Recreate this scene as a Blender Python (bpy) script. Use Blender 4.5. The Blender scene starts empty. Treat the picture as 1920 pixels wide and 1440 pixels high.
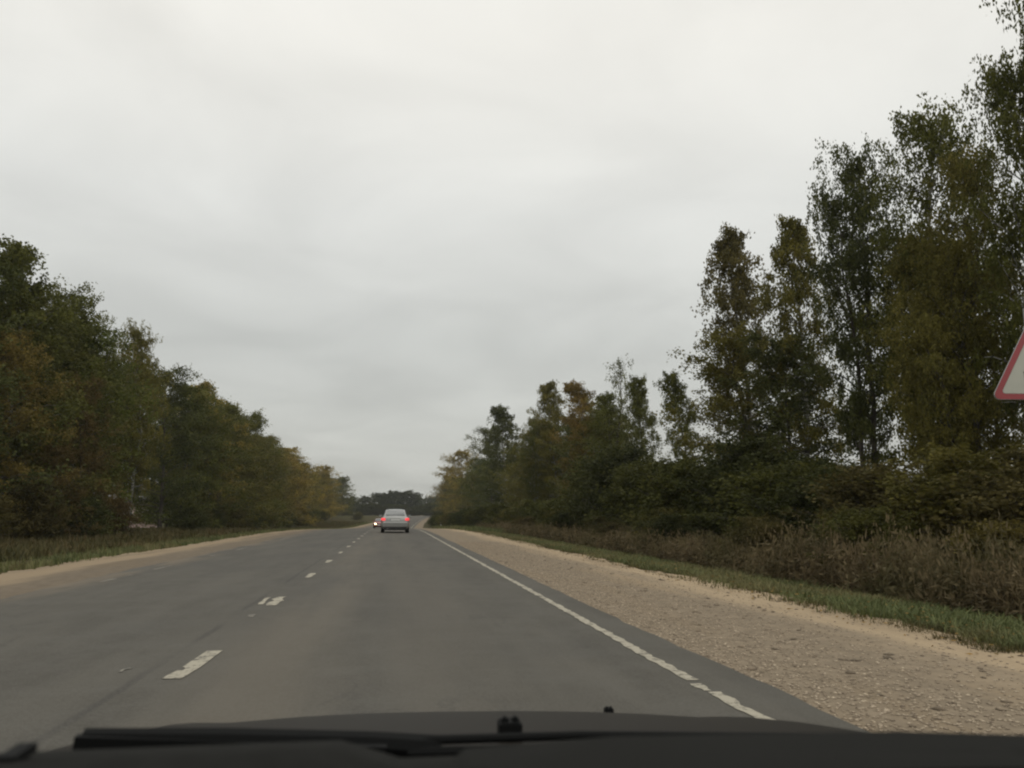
import bpy, math, random
import numpy as np
from mathutils import Vector, Matrix

S = bpy.context.scene
COL = S.collection
R = math.radians

# ------------------------------------------------------------------ camera
F_PX, W_PX = 1553.0, 1920.0
cam_data = bpy.data.cameras.new("camera")
cam = bpy.data.objects.new("camera", cam_data)
COL.objects.link(cam)
cam_data.sensor_width = 36.0
cam_data.lens = 36.0 * F_PX / W_PX
cam_data.clip_start = 0.05
cam_data.clip_end = 6000
CAM_H = 1.2
cam.location = (0, 0, CAM_H)
cam.rotation_euler = (R(90 + 8.893), 0, -R(8.182))
S.camera = cam
cam_data.dof.use_dof = True
cam_data.dof.focus_distance = 45.0
cam_data.dof.aperture_fstop = 7.0

# ------------------------------------------------------------------ light
SUN_ELEV, SUN_ROT = R(38), R(150)
world = bpy.data.worlds.new("World")
S.world = world
world.use_nodes = True


def build_world():
    nt = world.node_tree
    nt.nodes.clear()
    N, L = nt.nodes.new, nt.links.new
    out = N("ShaderNodeOutputWorld")
    bg = N("ShaderNodeBackground")
    bg.inputs["Strength"].default_value = 0.1
    L(bg.outputs[0], out.inputs[0])
    sky = N("ShaderNodeTexSky")
    sky.sky_type = 'NISHITA'
    sky.sun_disc = False
    sky.sun_elevation = SUN_ELEV
    sky.sun_rotation = SUN_ROT
    sky.dust_density = 3.0
    tc = N("ShaderNodeTexCoord")
    sep = N("ShaderNodeSeparateXYZ")
    L(tc.outputs["Generated"], sep.inputs[0])

    def math_(op, a, b=None, clamp=False):
        n = N("ShaderNodeMath")
        n.operation = op
        n.use_clamp = clamp
        for i, v in enumerate((a, b)):
            if v is None:
                continue
            if isinstance(v, (int, float)):
                n.inputs[i].default_value = v
            else:
                L(v, n.inputs[i])
        return n.outputs[0]
    z = math_('MAXIMUM', sep.outputs[2], 0.0)
    zz = math_('ADD', z, 0.16)
    px = math_('DIVIDE', sep.outputs[0], zz)
    py = math_('DIVIDE', sep.outputs[1], zz)
    cmb = N("ShaderNodeCombineXYZ")
    L(px, cmb.inputs[0])
    L(py, cmb.inputs[1])
    n1 = N("ShaderNodeTexNoise")
    n1.inputs["Scale"].default_value = 1.7
    n1.inputs["Detail"].default_value = 5.0
    n1.inputs["Roughness"].default_value = 0.5
    n1.inputs["Distortion"].default_value = 0.6
    L(cmb.outputs[0], n1.inputs["Vector"])
    n2 = N("ShaderNodeTexNoise")
    n2.inputs["Scale"].default_value = 0.42
    n2.inputs["Detail"].default_value = 3.0
    L(cmb.outputs[0], n2.inputs["Vector"])
    # overcast brightness rises from the horizon to the zenith
    ramp = N("ShaderNodeValToRGB")
    cr = ramp.color_ramp
    cr.elements[0].position = 0.0
    cr.elements[0].color = (5.4, 5.45, 5.1, 1)
    cr.elements[1].position = 0.72
    cr.elements[1].color = (10.1, 9.95, 9.3, 1)
    for p, c in ((0.08, (5.6, 5.65, 5.3)), (0.20, (6.0, 6.1, 5.8)), (0.35, (7.7, 7.75, 7.4)), (0.52, (9.35, 9.2, 8.6))):
        e = cr.elements.new(p)
        e.color = (*c, 1)
    L(z, ramp.inputs[0])
    a = math_('MULTIPLY', math_('SUBTRACT', n1.outputs[0], 0.5), 0.38)
    b = math_('MULTIPLY', math_('SUBTRACT', n2.outputs[0], 0.5), 0.36)
    var = math_('ADD', math_('ADD', a, b), 1.0)
    mul = N("ShaderNodeVectorMath")
    mul.operation = 'SCALE'
    L(ramp.outputs[0], mul.inputs[0])
    L(var, mul.inputs["Scale"])
    mix = N("ShaderNodeMix")
    mix.data_type = 'RGBA'
    mix.inputs[0].default_value = 0.95
    L(sky.outputs[0], mix.inputs[6])
    L(mul.outputs[0], mix.inputs[7])
    L(mix.outputs[2], bg.inputs[0])


build_world()
sd = bpy.data.lights.new("sun", 'SUN')
sd.energy = 0.5
sd.angle = R(50)
sd.color = (1.0, 0.96, 0.9)
sun = bpy.data.objects.new("sun", sd)
COL.objects.link(sun)
sun.location = (0, 0, 60)
sun.rotation_euler = (R(90) - SUN_ELEV, 0, -SUN_ROT + math.pi)

S.view_settings.view_transform = 'Standard'
S.view_settings.look = 'None'
S.view_settings.exposure = 0.0
S.view_settings.gamma = 1.0
S.view_settings.use_curve_mapping = False
S.render.engine = 'CYCLES'
S.cycles.use_denoising = True
S.cycles.max_bounces = 6
S.cycles.diffuse_bounces = 3
S.cycles.glossy_bounces = 3
S.cycles.transmission_bounces = 3
S.cycles.transparent_max_bounces = 8
S.cycles.pixel_filter_type = 'BLACKMAN_HARRIS'
S.cycles.filter_width = 2.2

# ------------------------------------------------------------------ helpers


def tag(o, label=None, cat=None, group=None, kind=None):
    if label:
        o["label"] = label
    if cat:
        o["category"] = cat
    if group:
        o["group"] = group
    if kind:
        o["kind"] = kind
    return o


def link(name, data, mat=None, parent=None, loc=None, rotz=None):
    o = bpy.data.objects.new(name, data)
    COL.objects.link(o)
    if mat is not None and data is not None and len(data.materials) == 0:
        data.materials.append(mat)
    if parent:
        o.parent = parent
    if loc is not None:
        o.location = loc
    if rotz is not None:
        o.rotation_euler = (0, 0, rotz)
    return o


def fast_mesh(name, V, F, attrs=None, smooth=False):
    """V (n,3); F one (m,k) array or a list of such arrays; attrs {name: per-vertex floats}."""
    Fs = F if isinstance(F, list) else [F]
    Fs = [np.asarray(f, dtype=np.int32) for f in Fs if len(f)]
    me = bpy.data.meshes.new(name)
    V = np.asarray(V, dtype=np.float32)
    me.vertices.add(len(V))
    me.vertices.foreach_set("co", V.ravel())
    nl = sum(f.size for f in Fs)
    npoly = sum(len(f) for f in Fs)
    me.loops.add(nl)
    me.loops.foreach_set("vertex_index", np.concatenate([f.ravel() for f in Fs]))
    me.polygons.add(npoly)
    tot = np.concatenate([np.full(len(f), f.shape[1], dtype=np.int32) for f in Fs])
    start = np.concatenate([[0], np.cumsum(tot)[:-1]]).astype(np.int32)
    me.polygons.foreach_set("loop_start", start)
    if smooth:
        me.polygons.foreach_set("use_smooth", np.ones(npoly, dtype=bool))
    me.update(calc_edges=True)
    for k, v in (attrs or {}).items():
        at = me.attributes.new(k, 'FLOAT', 'POINT')
        at.data.foreach_set("value", np.asarray(v, dtype=np.float32))
    return me


class MB:
    """collects shapes into one mesh"""

    def __init__(self):
        self.V, self.F = [], []

    def add(self, V, F):
        o = len(self.V)
        self.V += [tuple(v) for v in V]
        self.F += [tuple(i + o for i in f) for f in F]
        return self

    def box(self, c, s, rx=0.0, ry=0.0, rz=0.0):
        m = Matrix.Rotation(rz, 3, 'Z') @ Matrix.Rotation(ry, 3, 'Y') @ Matrix.Rotation(rx, 3, 'X')
        P = []
        for x in (-1, 1):
            for y in (-1, 1):
                for z in (-1, 1):
                    P.append(Vector(c) + m @ Vector((x * s[0] / 2, y * s[1] / 2, z * s[2] / 2)))
        return self.add(P, [(0, 1, 3, 2), (4, 6, 7, 5), (0, 4, 5, 1), (2, 3, 7, 6), (0, 2, 6, 4), (1, 5, 7, 3)])

    def tube(self, pts, rad, n=8, caps=True):
        V, F = tube_arrays(np.array(pts, float), np.array(rad, float), n)
        F = [tuple(f) for f in F]
        k = len(pts)
        if caps:
            F.append(tuple(range(n))[::-1])
            F.append(tuple((k - 1) * n + i for i in range(n)))
        return self.add(V, F)

    def lathe(self, prof, axis='X', c=(0, 0, 0), n=20):
        """profile of (along, radius) turned about an axis"""
        V, F = [], []
        for a, r in prof:
            for i in range(n):
                t = 2 * math.pi * i / n
                p = (a, r * math.cos(t), r * math.sin(t))
                if axis == 'Z':
                    p = (r * math.cos(t), r * math.sin(t), a)
                elif axis == 'Y':
                    p = (r * math.cos(t), a, r * math.sin(t))
                V.append((p[0] + c[0], p[1] + c[1], p[2] + c[2]))
        for j in range(len(prof) - 1):
            for i in range(n):
                F.append((j * n + i, j * n + (i + 1) % n, (j + 1) * n + (i + 1) % n, (j + 1) * n + i))
        F.append(tuple(range(n)))
        F.append(tuple((len(prof) - 1) * n + i for i in range(n))[::-1])
        return self.add(V, F)

    def loft(self, rings, closed=True, caps=True):
        V, F = [], []
        n = len(rings[0])
        for r in rings:
            V += list(r)
        for j in range(len(rings) - 1):
            for i in range(n if closed else n - 1):
                F.append((j * n + i, j * n + (i + 1) % n, (j + 1) * n + (i + 1) % n, (j + 1) * n + i))
        if caps and closed:
            F.append(tuple(range(n))[::-1])
            F.append(tuple((len(rings) - 1) * n + i for i in range(n)))
        return self.add(V, F)

    def prism(self, poly, d):
        """a flat polygon (3-D points) given thickness along vector d"""
        n = len(poly)
        V = [Vector(p) for p in poly] + [Vector(p) + Vector(d) for p in poly]
        F = [tuple(range(n)), tuple(range(2 * n - 1, n - 1, -1))]
        F += [(i, i + n, (i + 1) % n + n, (i + 1) % n) for i in range(n)]
        return self.add(V, F)

    def build(self, name, mat, parent=None, smooth=False, bevel=0.0, loc=None):
        me = bpy.data.meshes.new(name)
        me.from_pydata([tuple(v) for v in self.V], [], self.F)
        me.validate()
        import bmesh
        bm = bmesh.new()
        bm.from_mesh(me)
        bmesh.ops.recalc_face_normals(bm, faces=bm.faces)
        if bevel:
            ed = [e for e in bm.edges if len(e.link_faces) == 2 and e.calc_face_angle(0) > 0.5]
            bmesh.ops.bevel(bm, geom=ed, offset=bevel, segments=2, affect='EDGES', clamp_overlap=True)
        bm.to_mesh(me)
        bm.free()
        if smooth:
            for p in me.polygons:
                p.use_smooth = True
        o = link(name, me, mat, parent, loc)
        if smooth:
            try:
                me.set_sharp_from_angle(angle=R(38))
            except Exception:
                pass
        return o


def tube_arrays(P, rad, n=6):
    k = len(P)
    T = np.gradient(P, axis=0)
    T /= np.linalg.norm(T, axis=1, keepdims=True) + 1e-9
    ref = np.where(np.abs(T[:, 2:3]) > 0.9, np.array([[1.0, 0, 0]]), np.array([[0, 0, 1.0]]))
    A = np.cross(T, ref)
    A /= np.linalg.norm(A, axis=1, keepdims=True) + 1e-9
    B = np.cross(T, A)
    t = np.arange(n) * 2 * np.pi / n
    V = P[:, None, :] + rad[:, None, None] * (np.cos(t)[None, :, None] * A[:, None, :] + np.sin(t)[None, :, None] * B[:, None, :])
    i = np.arange(k - 1)[:, None] * n
    j = np.arange(n)[None, :]
    j2 = (j + 1) % n
    F = np.stack([i + j, i + j2, i + n + j2, i + n + j], -1).reshape(-1, 4)
    return V.reshape(-1, 3), F


# ------------------------------------------------------------------ materials


class NT:
    def __init__(self, name):
        self.m = bpy.data.materials.new(name)
        self.m.use_nodes = True
        self.t = self.m.node_tree
        self.t.nodes.clear()
        self.out = self.n("ShaderNodeOutputMaterial")
        self.p = self.n("ShaderNodeBsdfPrincipled")
        self.l(self.p.outputs[0], self.out.inputs[0])

    def n(self, t, **kw):
        x = self.t.nodes.new(t)
        for k, v in kw.items():
            setattr(x, k, v)
        return x

    def l(self, a, b):
        self.t.links.new(a, b)

    def set(self, x, i, v):
        if isinstance(v, (int, float)):
            x.inputs[i].default_value = v
        elif isinstance(v, (tuple, list)):
            x.inputs[i].default_value = (*v, 1) if len(v) == 3 and x.inputs[i].type == 'RGBA' else v
        else:
            self.l(v, x.inputs[i])

    def math(self, op, a, b=0.0, clamp=False):
        x = self.n("ShaderNodeMath", operation=op, use_clamp=clamp)
        self.set(x, 0, a)
        self.set(x, 1, b)
        return x.outputs[0]

    def mix(self, f, a, b, blend='MIX'):
        x = self.n("ShaderNodeMix", data_type='RGBA', blend_type=blend)
        self.set(x, 0, f)
        self.set(x, 6, a)
        self.set(x, 7, b)
        return x.outputs[2]

    def attr(self, name):
        return self.n("ShaderNodeAttribute", attribute_name=name).outputs["Fac"]

    def pos(self, scale=(1, 1, 1)):
        g = self.n("ShaderNodeTexCoord")
        m = self.n("ShaderNodeMapping")
        m.inputs["Scale"].default_value = scale
        self.l(g.outputs["Object"], m.inputs[0])
        return m.outputs[0]

    def noise(self, scale, detail=4, rough=0.55, vec=None, dist=0.0):
        x = self.n("ShaderNodeTexNoise")
        x.inputs["Scale"].default_value = scale
        x.inputs["Detail"].default_value = detail
        x.inputs["Roughness"].default_value = rough
        x.inputs["Distortion"].default_value = dist
        self.l(vec if vec is not None else self.pos(), x.inputs["Vector"])
        return x.outputs[0]

    def range(self, v, a, b, c=0.0, d=1.0, smooth=True):
        x = self.n("ShaderNodeMapRange", interpolation_type='SMOOTHSTEP' if smooth else 'LINEAR')
        self.set(x, 0, v)
        for i, q in enumerate((a, b, c, d)):
            x.inputs[i + 1].default_value = q
        return x.outputs[0]

    def bump(self, h, strength=0.4, dist=0.02):
        x = self.n("ShaderNodeBump")
        x.inputs["Strength"].default_value = strength
        x.inputs["Distance"].default_value = dist
        self.l(h, x.inputs["Height"])
        self.l(x.outputs[0], self.p.inputs["Normal"])


def simple(name, col, rough=0.6, metal=0.0, emit=None, strength=0.0, coat=0.0, spec=0.5, var=0.0, vscale=6.0):
    q = NT(name)
    p = q.p
    if var:
        n = q.noise(vscale, 5)
        c = q.mix(q.range(n, 0.3, 0.7), tuple(v * (1 - var) for v in col), tuple(min(1, v * (1 + var)) for v in col))
        q.l(c, p.inputs["Base Color"])
    else:
        p.inputs["Base Color"].default_value = (*col, 1)
    p.inputs["Roughness"].default_value = rough
    p.inputs["Metallic"].default_value = metal
    p.inputs["Specular IOR Level"].default_value = spec
    p.inputs["Coat Weight"].default_value = coat
    if emit:
        p.inputs["Emission Color"].default_value = (*emit, 1)
        p.inputs["Emission Strength"].default_value = strength
    return q.m


def leaf_material(name):
    """the leaf colour is the object's own colour, each leaf a little different; thin leaves let some light through"""
    q = NT(name)
    oi = q.n("ShaderNodeObjectInfo")
    t = q.attr("tint")
    c1 = q.mix(q.range(t, 0.0, 1.0, 0.0, 1.0, False), (0.45, 0.5, 0.5), (1.5, 1.45, 1.3))
    col = q.mix(1.0, oi.outputs["Color"], c1, 'MULTIPLY')
    turn = q.range(t, 0.82, 1.0, 0.0, 0.4, False)
    col = q.mix(turn, col, (0.14, 0.115, 0.034))
    q.l(col, q.p.inputs["Base Color"])
    q.p.inputs["Roughness"].default_value = 0.6
    q.p.inputs["Specular IOR Level"].default_value = 0.1
    tr = q.n("ShaderNodeBsdfTranslucent")
    q.l(col, tr.inputs[0])
    mx = q.n("ShaderNodeMixShader")
    mx.inputs[0].default_value = 0.35
    q.l(q.p.outputs[0], mx.inputs[1])
    q.l(tr.outputs[0], mx.inputs[2])
    q.l(mx.outputs[0], q.out.inputs[0])
    return q.m


def bark_material(name, pale):
    q = NT(name)
    v = q.pos((1, 1, 3.5)) if pale else q.pos((6, 6, 1))
    n = q.noise(2.6, 5, 0.6, v)
    a, b = ((0.30, 0.29, 0.26), (0.03, 0.028, 0.025)) if pale else ((0.075, 0.062, 0.048), (0.025, 0.021, 0.017))
    q.l(q.mix(q.range(n, 0.45, 0.62), a, b), q.p.inputs["Base Color"])
    q.p.inputs["Roughness"].default_value = 0.9
    q.bump(n, 0.5, 0.02)
    return q.m


def blade_material(name, low, high, odd):
    q = NT(name)
    t = q.attr("tint")
    big = q.noise(0.35, 3)
    c = q.mix(t, low, high)
    c = q.mix(q.math('MULTIPLY', q.range(big, 0.42, 0.68), 0.75), c, odd)
    q.l(c, q.p.inputs["Base Color"])
    q.p.inputs["Roughness"].default_value = 0.7
    q.p.inputs["Specular IOR Level"].default_value = 0.2
    tr = q.n("ShaderNodeBsdfTranslucent")
    q.l(c, tr.inputs[0])
    mx = q.n("ShaderNodeMixShader")
    mx.inputs[0].default_value = 0.25
    q.l(q.p.outputs[0], mx.inputs[1])
    q.l(tr.outputs[0], mx.inputs[2])
    q.l(mx.outputs[0], q.out.inputs[0])
    return q.m


def asphalt_material():
    q = NT("asphalt")
    s = q.attr("lateral")
    fine = q.noise(55, 3, 0.7)
    streak = q.noise(1.0, 6, 0.65, q.pos((1.5, 0.22, 1)))
    patch = q.noise(0.28, 4, 0.55, q.pos((1, 0.45, 1)), 0.5)
    c = q.mix(q.range(streak, 0.3, 0.7), (0.067, 0.0625, 0.052), (0.097, 0.090, 0.075))
    blot = q.noise(1.4, 6, 0.7)
    c = q.mix(q.math('MULTIPLY', q.range(blot, 0.42, 0.62), 0.45), c, (0.103, 0.098, 0.085))
    c = q.mix(q.math('MULTIPLY', q.range(patch, 0.45, 0.7), 0.55), c, (0.056, 0.054, 0.050))
    # pale dust along the middle of the road and between the wheel tracks
    d1 = q.math('SUBTRACT', 1.0, q.range(q.math('ABSOLUTE', q.math('ADD', s, 0.85)), 0.15, 0.8))
    dn = q.range(q.noise(0.8, 4, 0.6, q.pos((1.2, 0.12, 1))), 0.32, 0.6)
    c = q.mix(q.math('MULTIPLY', q.math('MULTIPLY', d1, dn), 0.6), c, (0.135, 0.119, 0.093))
    d2 = q.math('SUBTRACT', 1.0, q.range(q.math('ABSOLUTE', q.math('SUBTRACT', s, 0.45)), 0.2, 0.7))
    c = q.mix(q.math('MULTIPLY', q.math('MULTIPLY', d2, dn), 0.55), c, (0.108, 0.097, 0.078))
    # dust blown in from the left shoulder, and the grey broken edges
    d3 = q.range(s, -5.6, -4.6, 1.0, 0.0)
    c = q.mix(q.math('MULTIPLY', d3, q.range(q.noise(1.1, 5, 0.6, q.pos((1, 0.25, 1))), 0.38, 0.62)), c, (0.17, 0.138, 0.098))
    # dark tarred seam beside the middle line
    wob = q.math('MULTIPLY', q.math('SUBTRACT', q.noise(0.5, 3), 0.5), 0.16)
    seam = q.math('ABSOLUTE', q.math('ADD', q.math('ADD', s, 1.78), wob))
    sm = q.math('MULTIPLY', q.range(seam, 0.012, 0.05, 1.0, 0.0), q.range(q.noise(0.22, 2), 0.40, 0.5))
    c = q.mix(q.math('MULTIPLY', sm, 0.5), c, (0.035, 0.034, 0.032))
    # hairline cracks
    vo = q.n("ShaderNodeTexVoronoi", feature='DISTANCE_TO_EDGE')
    vo.inputs["Scale"].default_value = 0.5
    wp = q.n("ShaderNodeVectorMath", operation='ADD')
    nz = q.n("ShaderNodeTexNoise")
    nz.inputs["Scale"].default_value = 1.6
    nz.inputs["Detail"].default_value = 5
    q.l(q.pos((1, 0.6, 1)), nz.inputs["Vector"])
    q.l(q.pos((1, 0.6, 1)), wp.inputs[0])
    q.l(nz.outputs["Color"], wp.inputs[1])
    q.l(wp.outputs[0], vo.inputs["Vector"])
    ck = q.math('MULTIPLY', q.range(vo.outputs["Distance"], 0.004, 0.012, 1.0, 0.0), q.range(q.noise(0.3, 3), 0.5, 0.6))
    c = q.mix(q.math('MULTIPLY', ck, 0.3), c, (0.04, 0.038, 0.035))
    grain = q.noise(160, 2, 0.8)
    c = q.mix(q.math('MULTIPLY', q.range(grain, 0.5, 0.75), 0.35), c, (0.24, 0.23, 0.21))
    c = q.mix(q.math('MULTIPLY', q.range(fine, 0.35, 0.7), 0.28), c, (0.17, 0.16, 0.145))
    q.l(c, q.p.inputs["Base Color"])
    q.p.inputs["Roughness"].default_value = 0.85
    q.p.inputs["Specular IOR Level"].default_value = 0.15
    q.bump(fine, 0.35, 0.006)
    return q.m


def gravel_material(name, edge, rim, sandy, stony):
    q = NT(name)
    s = q.attr("lateral")
    fine = q.noise(26, 4, 0.7)
    mid = q.noise(5.5, 5, 0.6)
    track = q.noise(1.0, 4, 0.55, q.pos((1.6, 0.16, 1)))
    c = q.mix(q.range(mid, 0.35, 0.65), stony, tuple(v * 0.78 for v in stony))
    k = q.range(q.math('ADD', s, q.math('MULTIPLY', q.math('SUBTRACT', track, 0.5), 2.4)), edge, rim)
    c = q.mix(k, c, sandy)
    c = q.mix(q.math('MULTIPLY', q.range(fine, 0.52, 0.72), 0.45), c, tuple(v * 0.45 for v in stony))
    c = q.mix(q.math('MULTIPLY', q.range(track, 0.5, 0.66), 0.5), c, tuple(v * 0.60 for v in sandy))
    q.l(c, q.p.inputs["Base Color"])
    q.p.inputs["Roughness"].default_value = 0.95
    q.p.inputs["Specular IOR Level"].default_value = 0.1
    q.bump(fine, 0.35, 0.015)
    return q.m


def stone_material():
    q = NT("stone")
    t = q.attr("tint")
    c = q.mix(t, (0.17, 0.135, 0.10), (0.52, 0.43, 0.32))
    q.l(c, q.p.inputs["Base Color"])
    q.p.inputs["Roughness"].default_value = 0.95
    q.p.inputs["Specular IOR Level"].default_value = 0.15
    return q.m


def paint_material(name, col, under, wear):
    """road paint worn through to the asphalt in patches"""
    q = NT(name)
    n = q.noise(9, 6, 0.7)
    m = q.noise(34, 3, 0.6)
    k = q.range(q.math('ADD', q.math('MULTIPLY', n, 0.7), q.math('MULTIPLY', m, 0.3)), wear - 0.07, wear + 0.05)
    q.l(q.mix(k, under, q.mix(n, tuple(v * 0.8 for v in col), col)), q.p.inputs["Base Color"])
    q.p.inputs["Roughness"].default_value = 0.85
    q.p.inputs["Specular IOR Level"].default_value = 0.2
    return q.m


def ground_material():
    q = NT("ground_soil")
    n = q.noise(0.16, 5)
    f = q.noise(3.0, 5, 0.65)
    c = q.mix(q.range(n, 0.35, 0.65), (0.045, 0.05, 0.02), (0.085, 0.066, 0.032))
    c = q.mix(q.math('MULTIPLY', q.range(f, 0.4, 0.7), 0.5), c, (0.035, 0.03, 0.016))
    q.l(c, q.p.inputs["Base Color"])
    q.p.inputs["Roughness"].default_value = 1.0
    q.p.inputs["Specular IOR Level"].default_value = 0.05
    q.bump(f, 0.6, 0.08)
    return q.m


M = {
    "leaf": leaf_material("leaf"),
    "birch_bark": bark_material("birch_bark", True),
    "dark_bark": bark_material("dark_bark", False),
    "grass": blade_material("grass_blades", (0.066, 0.082, 0.030), (0.16, 0.18, 0.07), (0.21, 0.17, 0.082)),
    "grass_left": blade_material("left_grass_blades", (0.042, 0.042, 0.015), (0.115, 0.10, 0.038), (0.125, 0.088, 0.04)),
    "weed": blade_material("dry_weeds", (0.044, 0.035, 0.015), (0.185, 0.140, 0.075), (0.075, 0.072, 0.028)),
    "asphalt": asphalt_material(),
    "gravel_right": gravel_material("gravel_right", 4.1, 5.2, (0.40, 0.31, 0.205), (0.262, 0.212, 0.152)),
    "gravel_left": gravel_material("gravel_left", -6.4, -7.4, (0.29, 0.225, 0.15), (0.19, 0.155, 0.115)),
    "stone": stone_material(),
    "ground": ground_material(),
    "paint_line": paint_material("worn_white_paint", (0.43, 0.395, 0.315), (0.115, 0.108, 0.093), 0.455),
    "faded_line": paint_material("faded_white_paint", (0.28, 0.26, 0.215), (0.11, 0.105, 0.093), 0.50),
    "silver": simple("silver_paint", (0.29, 0.292, 0.282), 0.34, 0.35, coat=0.5),
    "red_paint": simple("red_paint", (0.23, 0.022, 0.016), 0.3, 0.0, coat=0.6),
    "black_plastic": simple("black_plastic", (0.016, 0.016, 0.016), 0.55),
    "rubber": simple("rubber", (0.012, 0.012, 0.012), 0.8),
    "rim": simple("wheel_rim", (0.35, 0.35, 0.35), 0.35, 0.8),
    "glass": simple("car_glass", (0.035, 0.042, 0.045), 0.05, 0.0, spec=0.9, coat=1.0),
    "tail": simple("lit_tail_lamp", (0.5, 0.02, 0.02), 0.3, emit=(1.0, 0.065, 0.075), strength=0.95),
    "tail_off": simple("red_lens", (0.25, 0.012, 0.012), 0.25),
    "head": simple("lit_headlamp", (0.9, 0.85, 0.7), 0.2, emit=(1.0, 0.80, 0.48), strength=22.0),
    "plate": simple("number_plate", (0.6, 0.6, 0.58), 0.5),
    "chrome": simple("chrome", (0.6, 0.6, 0.6), 0.15, 1.0),
    "sign_white": simple("sign_white", (0.40, 0.405, 0.35), 0.5, var=0.06, vscale=4),
    "sign_red": simple("sign_red", (0.26, 0.035, 0.04), 0.45, var=0.08, vscale=4),
    "sign_black": simple("sign_black", (0.03, 0.028, 0.028), 0.5),
    "galvanised": simple("galvanised", (0.32, 0.32, 0.31), 0.55, 0.5, var=0.12),
    "post_white": simple("post_white", (0.55, 0.55, 0.5), 0.7, var=0.1),
    "wall_pink": simple("pale_pink_render", (0.42, 0.31, 0.28), 0.9, var=0.12, vscale=1.5),
    "house_roof": simple("house_roof", (0.16, 0.15, 0.145), 0.8, var=0.15),
    "house_frame": simple("house_frame", (0.6, 0.58, 0.54), 0.6),
    "own_paint": simple("dark_bonnet_paint", (0.018, 0.015, 0.0115), 0.6, 0.0, spec=0.1),
    "own_dash": simple("dashboard_plastic", (0.018, 0.018, 0.0165), 0.85, spec=0.05, var=0.12, vscale=30),
    "own_lining": simple("cabin_lining", (0.20, 0.195, 0.185), 0.95),
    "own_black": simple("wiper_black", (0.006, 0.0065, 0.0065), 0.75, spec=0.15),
    "own_cowl": simple("cowl_plastic", (0.018, 0.018, 0.0165), 0.85, spec=0.05),
}

# ------------------------------------------------------------------ lie of the land


def curve(y):
    y = np.asarray(y, float)
    k = 5.4 / 150 ** 2
    q = np.clip(y - 70, 0, None)
    a = k * q ** 2
    far = k * 210 ** 2 + 2 * k * 210 * (q - 210)
    return np.where(q < 210, a, far)


def sst(a, b, x):
    t = np.clip((np.asarray(x, float) - a) / (b - a), 0, 1)
    return t * t * (3 - 2 * t)


def road_z(y):
    return -1.12 * sst(52, 150, y) + 1.4 * sst(150, 300, y)


SG = np.array([-400, -60, -30, -20, -17, -13, -9.5, -8.2, -7.9, -5, 2.5, 5.6, 5.9, 6.8, 8.2, 11, 14, 17, 30, 60, 400.0])
ZG = np.array([0.3, 0.1, 0, -0.02, -0.2, -0.32, -0.2, -0.06, -0.05, -0.06, -0.06, -0.06, -0.06, -0.13, -0.28, -0.34, -0.15, -0.02, 0, 0.1, 0.3])


def ground_z(x, y):
    s = np.asarray(x, float) - curve(y)
    return np.interp(s, SG, ZG) + road_z(y)


def gz(x, y):
    return float(ground_z(x, y))


def strip(name, y0, y1, step, sl, sr, n, dz, mat, jl=0.0, jr=0.0, seed=0, parent=None, bow=0.0, taper=0.0):
    """a lengthwise band of the roadway between lateral positions sl and sr, with uneven edges"""
    rng = np.random.default_rng(seed)
    ys = [y0]
    while ys[-1] < y1:
        ys.append(ys[-1] + step * max(1.0, abs(ys[-1]) / 14.0))
    ys = np.array(ys)

    def wob(a):
        if not a:
            return np.zeros(len(ys))
        r = rng.normal(0, 1, len(ys))
        r2 = np.interp(ys, np.arange(y0, y1 + 8, 3.0), rng.normal(0, 1, len(np.arange(y0, y1 + 8, 3.0))))
        return a * (0.35 * r + 0.8 * r2)
    L, Rr = sl + wob(jl), sr + wob(jr)
    if taper:
        Rr = Rr - taper * sst(75, 150, ys)
    t = np.linspace(0, 1, n)
    s = L[:, None] * (1 - t) + Rr[:, None] * t
    Y = np.repeat(ys[:, None], n, 1)
    X = s + curve(Y)
    Z = road_z(Y) + dz + bow * (1 - (2 * t - 1) ** 2)[None, :]
    V = np.stack([X, Y, Z], -1).reshape(-1, 3)
    i = np.arange(len(ys) - 1)[:, None] * n
    j = np.arange(n - 1)[None, :]
    F = np.stack([i + j, i + j + 1, i + n + j + 1, i + n + j], -1).reshape(-1, 4)
    me = fast_mesh(name, V, F, {"lateral": s.ravel()})
    return link(name, me, mat, parent)


def build_ground():
    xs = np.unique(np.concatenate([-np.geomspace(60, 2500, 22), np.arange(-60, -8, 2.0), np.arange(-9, 12, 0.5), np.arange(12, 60, 2.0), np.geomspace(60, 2500, 22)]))
    ys = np.unique(np.concatenate([np.arange(-120, 0, 10.0), np.arange(0, 80, 1.5), np.arange(80, 400, 6.0), np.geomspace(400, 3500, 26)]))
    X, Y = np.meshgrid(xs, ys)
    fade = np.clip(1 - (np.abs(X) - 60) / 200, 0, 1)
    X2 = X + curve(np.minimum(Y, 420)) * fade
    Zp = np.interp(X, SG, ZG)
    rng = np.random.default_rng(3)
    off = (np.abs(X + 1.3) > 7.5)
    Z = Zp + road_z(np.minimum(Y, 900)) * np.clip(1 - (np.abs(X) - 40) / 120, 0, 1) + off * rng.normal(0, 0.05, X.shape)
    n = len(xs)
    i = np.arange(len(ys) - 1)[:, None] * n
    j = np.arange(n - 1)[None, :]
    F = np.stack([i + j, i + j + 1, i + n + j + 1, i + n + j], -1).reshape(-1, 4)
    me = fast_mesh("ground", np.stack([X2, Y, Z], -1).reshape(-1, 3), F, smooth=True)
    tag(link("ground", me, M["ground"]), "rough grassy ground either side of the road", kind="structure")


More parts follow.
